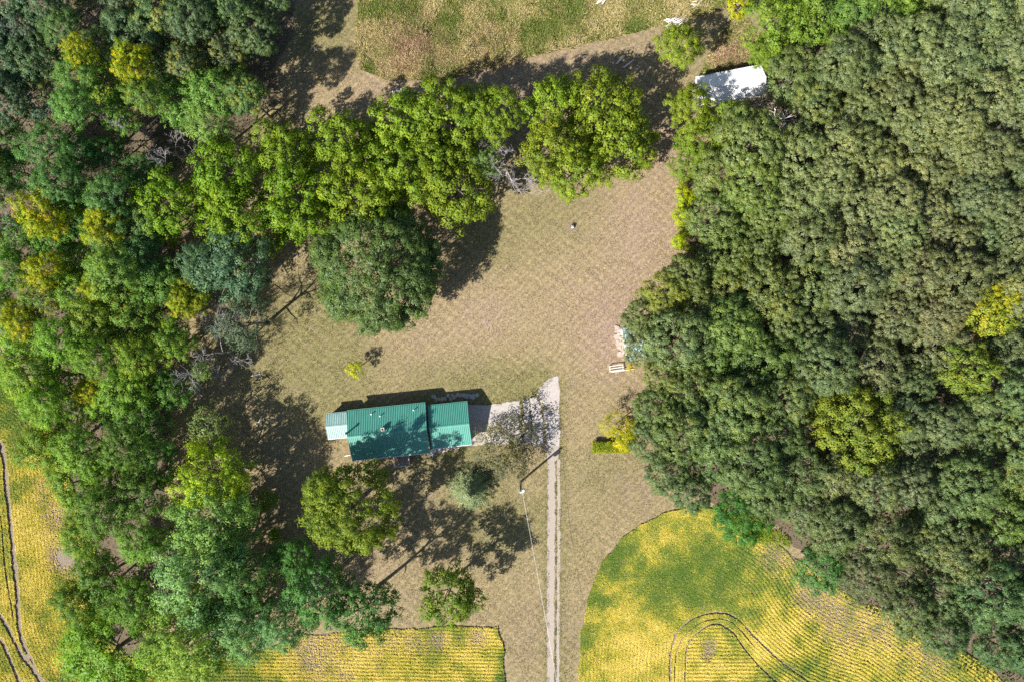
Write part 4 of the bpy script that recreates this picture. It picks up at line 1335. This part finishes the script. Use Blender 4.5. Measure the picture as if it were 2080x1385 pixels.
n1 = crop('soybean_plants', SOY_R, row_R, 210, 5,
          [(1330, 1105, 22, .5), (1270, 1150, 70, -.2), (1370, 1180, 70, -.35), (1480, 1180, 60, -.3), (1250, 1290, 55, .35), (1330, 1330, 50, .3), (1450, 1330, 60, .3), (1190, 1300, 14, -.5), (1205, 1210, 16, -.4), (1230, 1150, 16, -.35), (1600, 1290, 45, .25), (1560, 1310, 25, .3), (1640, 1360, 40, -.2), (1430, 1050, 40, .1), (1700, 1330, 50, .05), (1800, 1340, 60, .2)],
          [(1580, 1125, 28, .6), (1640, 1200, 30, .65), (1690, 1240, 30, .55), (1790, 1270, 40, .45), (1890, 1335, 40, .45), (1720, 1290, 40, .3), (1440, 1310, 10, .8), (1440, 1330, 8, .7)],
          [(arch1, .19), (arch2, .17), (smooth_line(PP([(1372, 1440), (1370, 1350), (1378, 1310), (1396, 1282), (1425, 1262), (1462, 1255), (1493, 1268), (1530, 1310)]), 6), .11)], base_yellow=.5)


def row_B(p):
    return p[:, 1] + .02 * p[:, 0], np.full(len(p), .45)


n2 = crop('soybean_plants', SOY_B, row_B, 200, 6,
          [(420, 1370, 90, -.45), (900, 1277, 30, -.3), (1022, 1330, 12, -.9), (1025, 1380, 12, -.9), (1018, 1285, 8, -.7), (880, 1360, 40, -.15), (700, 1350, 60, .2)],
          [(700, 1300, 30, .4), (640, 1345, 30, .5), (780, 1300, 30, .4), (890, 1298, 16, .7), (970, 1295, 14, .8), (840, 1300, 20, .45), (700, 1370, 20, .4), (620, 1300, 30, .5)], [], base_yellow=.74)
trackL1 = smooth_line(PP([(-20, 880), (5, 905), (16, 1000), (26, 1100), (36, 1200), (40, 1270), (60, 1330), (95, 1400)]), 6)
trackL2 = smooth_line(PP([(-20, 1220), (10, 1260), (40, 1320), (75, 1370), (100, 1410)]), 6)
trackL3 = smooth_line(PP([(-20, 1280), (10, 1310), (35, 1370), (60, 1420)]), 6)


def row_L(p):
    return dist_line(p, trackL1), np.full(len(p), .15)


n3 = crop('soybean_plants', SOY_L, row_L, 200, 7,
          [(20, 760, 60, -.5), (40, 830, 50, -.3), (30, 960, 40, -.1), (75, 950, 30, .25), (80, 1060, 40, .35), (60, 1200, 40, .1), (120, 1300, 40, .05), (200, 1350, 50, -.25), (60, 900, 30, -.15)],
          [(20, 715, 26, .9), (90, 985, 18, .4), (115, 1050, 22, .85), (125, 1130, 22, .85), (150, 1140, 25, .6), (100, 900, 12, .5)],
          [(trackL1, .42), (trackL2, .36), (trackL3, .36), (smooth_line(PP([(-20, 1000), (3, 1050), (12, 1150), (30, 1260)]), 6), .15)], base_yellow=.58)


def weeds(name, poly_px, density, hmax, seed, cols, anchors, lo=.12, w=.07):
    """upright grass blades and stalks, colour by patch"""
    rng = np.random.default_rng(seed)
    poly = PP(poly_px)
    xs, ys = [p[0] for p in poly], [p[1] for p in poly]
    n = int((max(xs) - min(xs)) * (max(ys) - min(ys)) * density)
    p = np.stack([rng.uniform(min(xs), max(xs), n), rng.uniform(min(ys), max(ys), n)], 1)
    p = p[inside(p, poly)]
    n = len(p)
    v = vnoise(p, 3.5, seed + 3, 4) + rng.normal(size=n) * .1
    red = np.zeros(n)
    for a, b, r, k in anchors:
        x, y = P(a, b)
        red += k * np.exp(-((p[:, 0] - x) ** 2 + (p[:, 1] - y) ** 2) / (2 * (r / PPM) ** 2))
    cols = np.array(cols)
    col = np.where((v < .42)[:, None], cols[0], np.where((v < .56)[:, None], cols[1], cols[2]))
    rsel = rng.random(n) < np.clip(red * (.4 + vnoise(p, 1.8, seed + 8)), 0, .85)
    col[rsel] = cols[3]
    col = col * rng.uniform(.7, 1.3, n)[:, None]
    hh = lo + (hmax - lo) * np.clip(vnoise(p, 2.6, seed + 5) * 1.5 - .35, .05, 1) * rng.uniform(.5, 1.1, n)
    a = rng.uniform(0, 6.28, n)
    d = np.stack([np.cos(a), np.sin(a), np.zeros(n)], 1)
    base = np.concatenate([p, np.zeros((n, 1))], 1)
    ww = w * rng.uniform(.6, 1.4, n)[:, None]
    b = rng.uniform(0, 6.28, n)
    tip = base + np.stack([np.cos(b), np.sin(b), np.zeros(n)], 1) * (hh * rng.uniform(.5, 1.3, n))[:, None] + np.array([0, 0, 1]) * hh[:, None]
    Vv = np.stack([base - d * ww, base + d * ww, tip], 1).reshape(-1, 3)
    Ff = np.arange(n * 3).reshape(n, 3)
    tag(put(name, np_mesh(name, Vv, Ff, M_GRASS, {'leafcol': np.repeat(col, 3, axis=0)})), kind='stuff')
    return n


def ragged_px(poly):
    return [(a + random.uniform(-4, 4), b + random.uniform(-1, 7)) for a, b in poly]


WC = [(.18, .23, .055), (.34, .32, .11), (.52, .44, .22), (.42, .28, .19)]
n4 = weeds('tall_weeds', ragged_px(WEEDS), 190, 1.2, 8, WC, [(850, 100, 34, .6), (800, 130, 25, .35), (1000, 90, 30, .45), (920, 120, 40, .25), (820, 60, 30, .25)])
n5 = weeds('tall_weeds', [(1440, 110), (1470, 60), (1520, 40), (1550, 90), (1540, 135), (1420, 158)], 190, 1.0, 9, WC, [(1490, 110, 40, .7)])
# low rough grass that covers the mown ground, and vines at the field's upper right edge
lawn_px = [(520, 1270), (480, 700), (620, 500), (520, 260), (640, 0), (720, 0), (740, 170), (1200, 90), (1480, 0), (1540, 140), (1460, 300), (1440, 500), (1340, 600), (1340, 860), (1440, 1025), (1360, 1030), (1180, 1240), (1165, 1385), (1040, 1385), (1010, 1270)]


def lawn_tufts(density, seed):
    rng = np.random.default_rng(seed)
    poly = PP(lawn_px)
    xs, ys = [p[0] for p in poly], [p[1] for p in poly]
    n = int((max(xs) - min(xs)) * (max(ys) - min(ys)) * density)
    p = np.stack([rng.uniform(min(xs), max(xs), n), rng.uniform(min(ys), max(ys), n)], 1)
    p = p[inside(p, poly)]
    p = p[rng.random(len(p)) < np.clip(2.2 * vnoise(p, 1.1, seed + 30, 4) - .55, .1, 1)]
    for s in SLABS + [TR1, TR2, WEEDS[:]]:
        p = p[~inside(p, PP(s))]
    for Z in (HZ, GZ, PZ):
        q = [Z['pt'](0, 0, 0), Z['pt'](Z['L'], 0, 0), Z['pt'](Z['L'], Z['D'], 0), Z['pt'](0, Z['D'], 0)]
        p = p[~inside(p, [(v.x, v.y) for v in q])]
    n = len(p)
    i = np.clip(np.round((p[:, 0] + 112) / .8).astype(int), 0, nx - 1)
    j = np.clip(np.round((p[:, 1] + 78) / .8).astype(int), 0, ny - 1)
    tc = TURFCOL.reshape(nx, ny, 3)[i, j]
    g = np.clip(tc[:, 0] + vnoise(p, 3, seed + 1, 4) - .62 + rng.normal(size=n) * .25, 0, 1)[:, None]
    b = np.clip(tc[:, 1] + vnoise(p, 3, seed + 7, 4) - .75, 0, 1)[:, None]
    col = np.array([.32, .248, .148]) * (1 - g) + np.array([.16, .158, .06]) * g
    col = col * (1 - b) + np.array([.32, .23, .178]) * b
    col *= rng.uniform(.78, 1.25, n)[:, None]
    a = rng.uniform(0, 6.28, n)
    d = np.stack([np.cos(a), np.sin(a), np.zeros(n)], 1)
    e = np.stack([-np.sin(a), np.cos(a), np.zeros(n)], 1)
    base = np.concatenate([p, np.full((n, 1), -.05)], 1)
    s = rng.uniform(.035, .095, n)[:, None]
    tip = base + d * s * 1.8 + np.array([0, 0, 1]) * rng.uniform(.1, .15, n)[:, None]
    Vv = np.stack([base - e * s + np.array([0, 0, .07]), base + e * s + np.array([0, 0, .07]), tip], 1).reshape(-1, 3)
    tag(put('grass', np_mesh('grass', Vv, np.arange(n * 3).reshape(n, 3), M_GRASS, {'leafcol': np.repeat(col, 3, axis=0)})), kind='stuff')
    return n


n6 = lawn_tufts(26, 4)


def groundcover(name, poly_px, density, hmax, seed, c0, c1, leaf=(.12, .26)):
    rng = np.random.default_rng(seed)
    poly = PP(poly_px)
    xs, ys = [p[0] for p in poly], [p[1] for p in poly]
    n = int((max(xs) - min(xs)) * (max(ys) - min(ys)) * density)
    p = np.stack([rng.uniform(min(xs), max(xs), n), rng.uniform(min(ys), max(ys), n)], 1)
    d = -dist_line(p, poly + [poly[0]])
    ok = inside(p, poly) & (vnoise(p, 1.2, seed) > .3 + .25 * np.clip(1 + d / .8, 0, 1))
    p = p[ok]
    n = len(p)
    h = hmax * (vnoise(p, 1.6, seed + 2)) * rng.uniform(.4, 1.1, n) + .04
    t = rng.random(n)[:, None]
    col = (np.array(c0) * (1 - t) + np.array(c1) * t)
    Vv, Ff = kites(np.concatenate([p, h[:, None]], 1), np.array([0, 0, .8]) + rng.normal(size=(n, 3)) * .5, rng.uniform(*leaf, n), rng)
    tag(put(name, np_mesh(name, Vv, Ff, M_CROP, {'leafcol': np.repeat(col, 4, axis=0)})), kind='stuff')


groundcover('ground_vines', [(1440, 1025), (1500, 1030), (1560, 1065), (1620, 1095), (1600, 1110), (1530, 1100), (1480, 1075)], 110, 1.1, 12, (.12, .2, .015), (.24, .32, .02))
groundcover('ground_vines', [(1375, 370), (1400, 360), (1410, 520), (1372, 510)], 110, 1.2, 13, (.16, .22, .015), (.26, .32, .02))
groundcover('drive_weeds', [(1126, 935), (1132, 935), (1131, 1200), (1130, 1440), (1125, 1440), (1127, 1150)], 130, .12, 14, (.1, .13, .03), (.2, .22, .06), (.08, .18))
groundcover('drive_weeds', [(1057, 812), (1064, 812), (1066, 900), (1058, 902)], 130, .2, 15, (.1, .12, .03), (.2, .2, .06), (.08, .18))
groundcover('drive_weeds', [(1089, 800), (1096, 812), (1106, 830), (1137, 832), (1106, 836), (1096, 828)], 150, .15, 16, (.1, .12, .03), (.2, .2, .06), (.08, .18))
groundcover('drive_weeds', [(1116, 782), (1122, 778), (1128, 800), (1134, 822), (1128, 820)], 90, .15, 17, (.1, .12, .03), (.2, .2, .06), (.08, .16))
groundcover('drive_weeds', [(1106, 935), (1115, 935), (1116, 1440), (1106, 1440)], 60, .1, 24, (.15, .15, .05), (.26, .22, .1), (.06, .16))
groundcover('drive_weeds', [(1134, 770), (1140, 770), (1141, 1440), (1133, 1440)], 60, .1, 25, (.15, .15, .05), (.26, .22, .1), (.06, .16))
groundcover('drive_weeds', [(950, 818), (1056, 808), (1092, 798), (1100, 780), (1133, 762), (1120, 775), (1104, 790), (1096, 806), (1058, 816), (1000, 826)], 60, .12, 26, (.13, .15, .04), (.24, .22, .09), (.06, .16))
groundcover('foundation_plants', [(866, 826), (950, 806), (952, 815), (868, 834)], 60, .5, 18, (.04, .08, .015), (.1, .14, .03))
groundcover('foundation_plants', [(880, 922), (960, 900), (955, 906), (905, 925)], 50, .15, 19, (.1, .15, .02), (.18, .22, .04))
groundcover('understory', [(p[0], p[1]) for p in WOOD_R], 5, 2.2, 20, (.04, .07, .02), (.09, .13, .03), (.3, .6))
groundcover('understory', [(p[0], p[1]) for p in WOOD_L[:16]], 3, 1.6, 21, (.04, .07, .02), (.09, .13, .03), (.25, .5))
print('plants', n1, n2, n3, n4, n5, n6, 'tris', sum(len(m.polygons) * 2 for m in bpy.data.meshes))
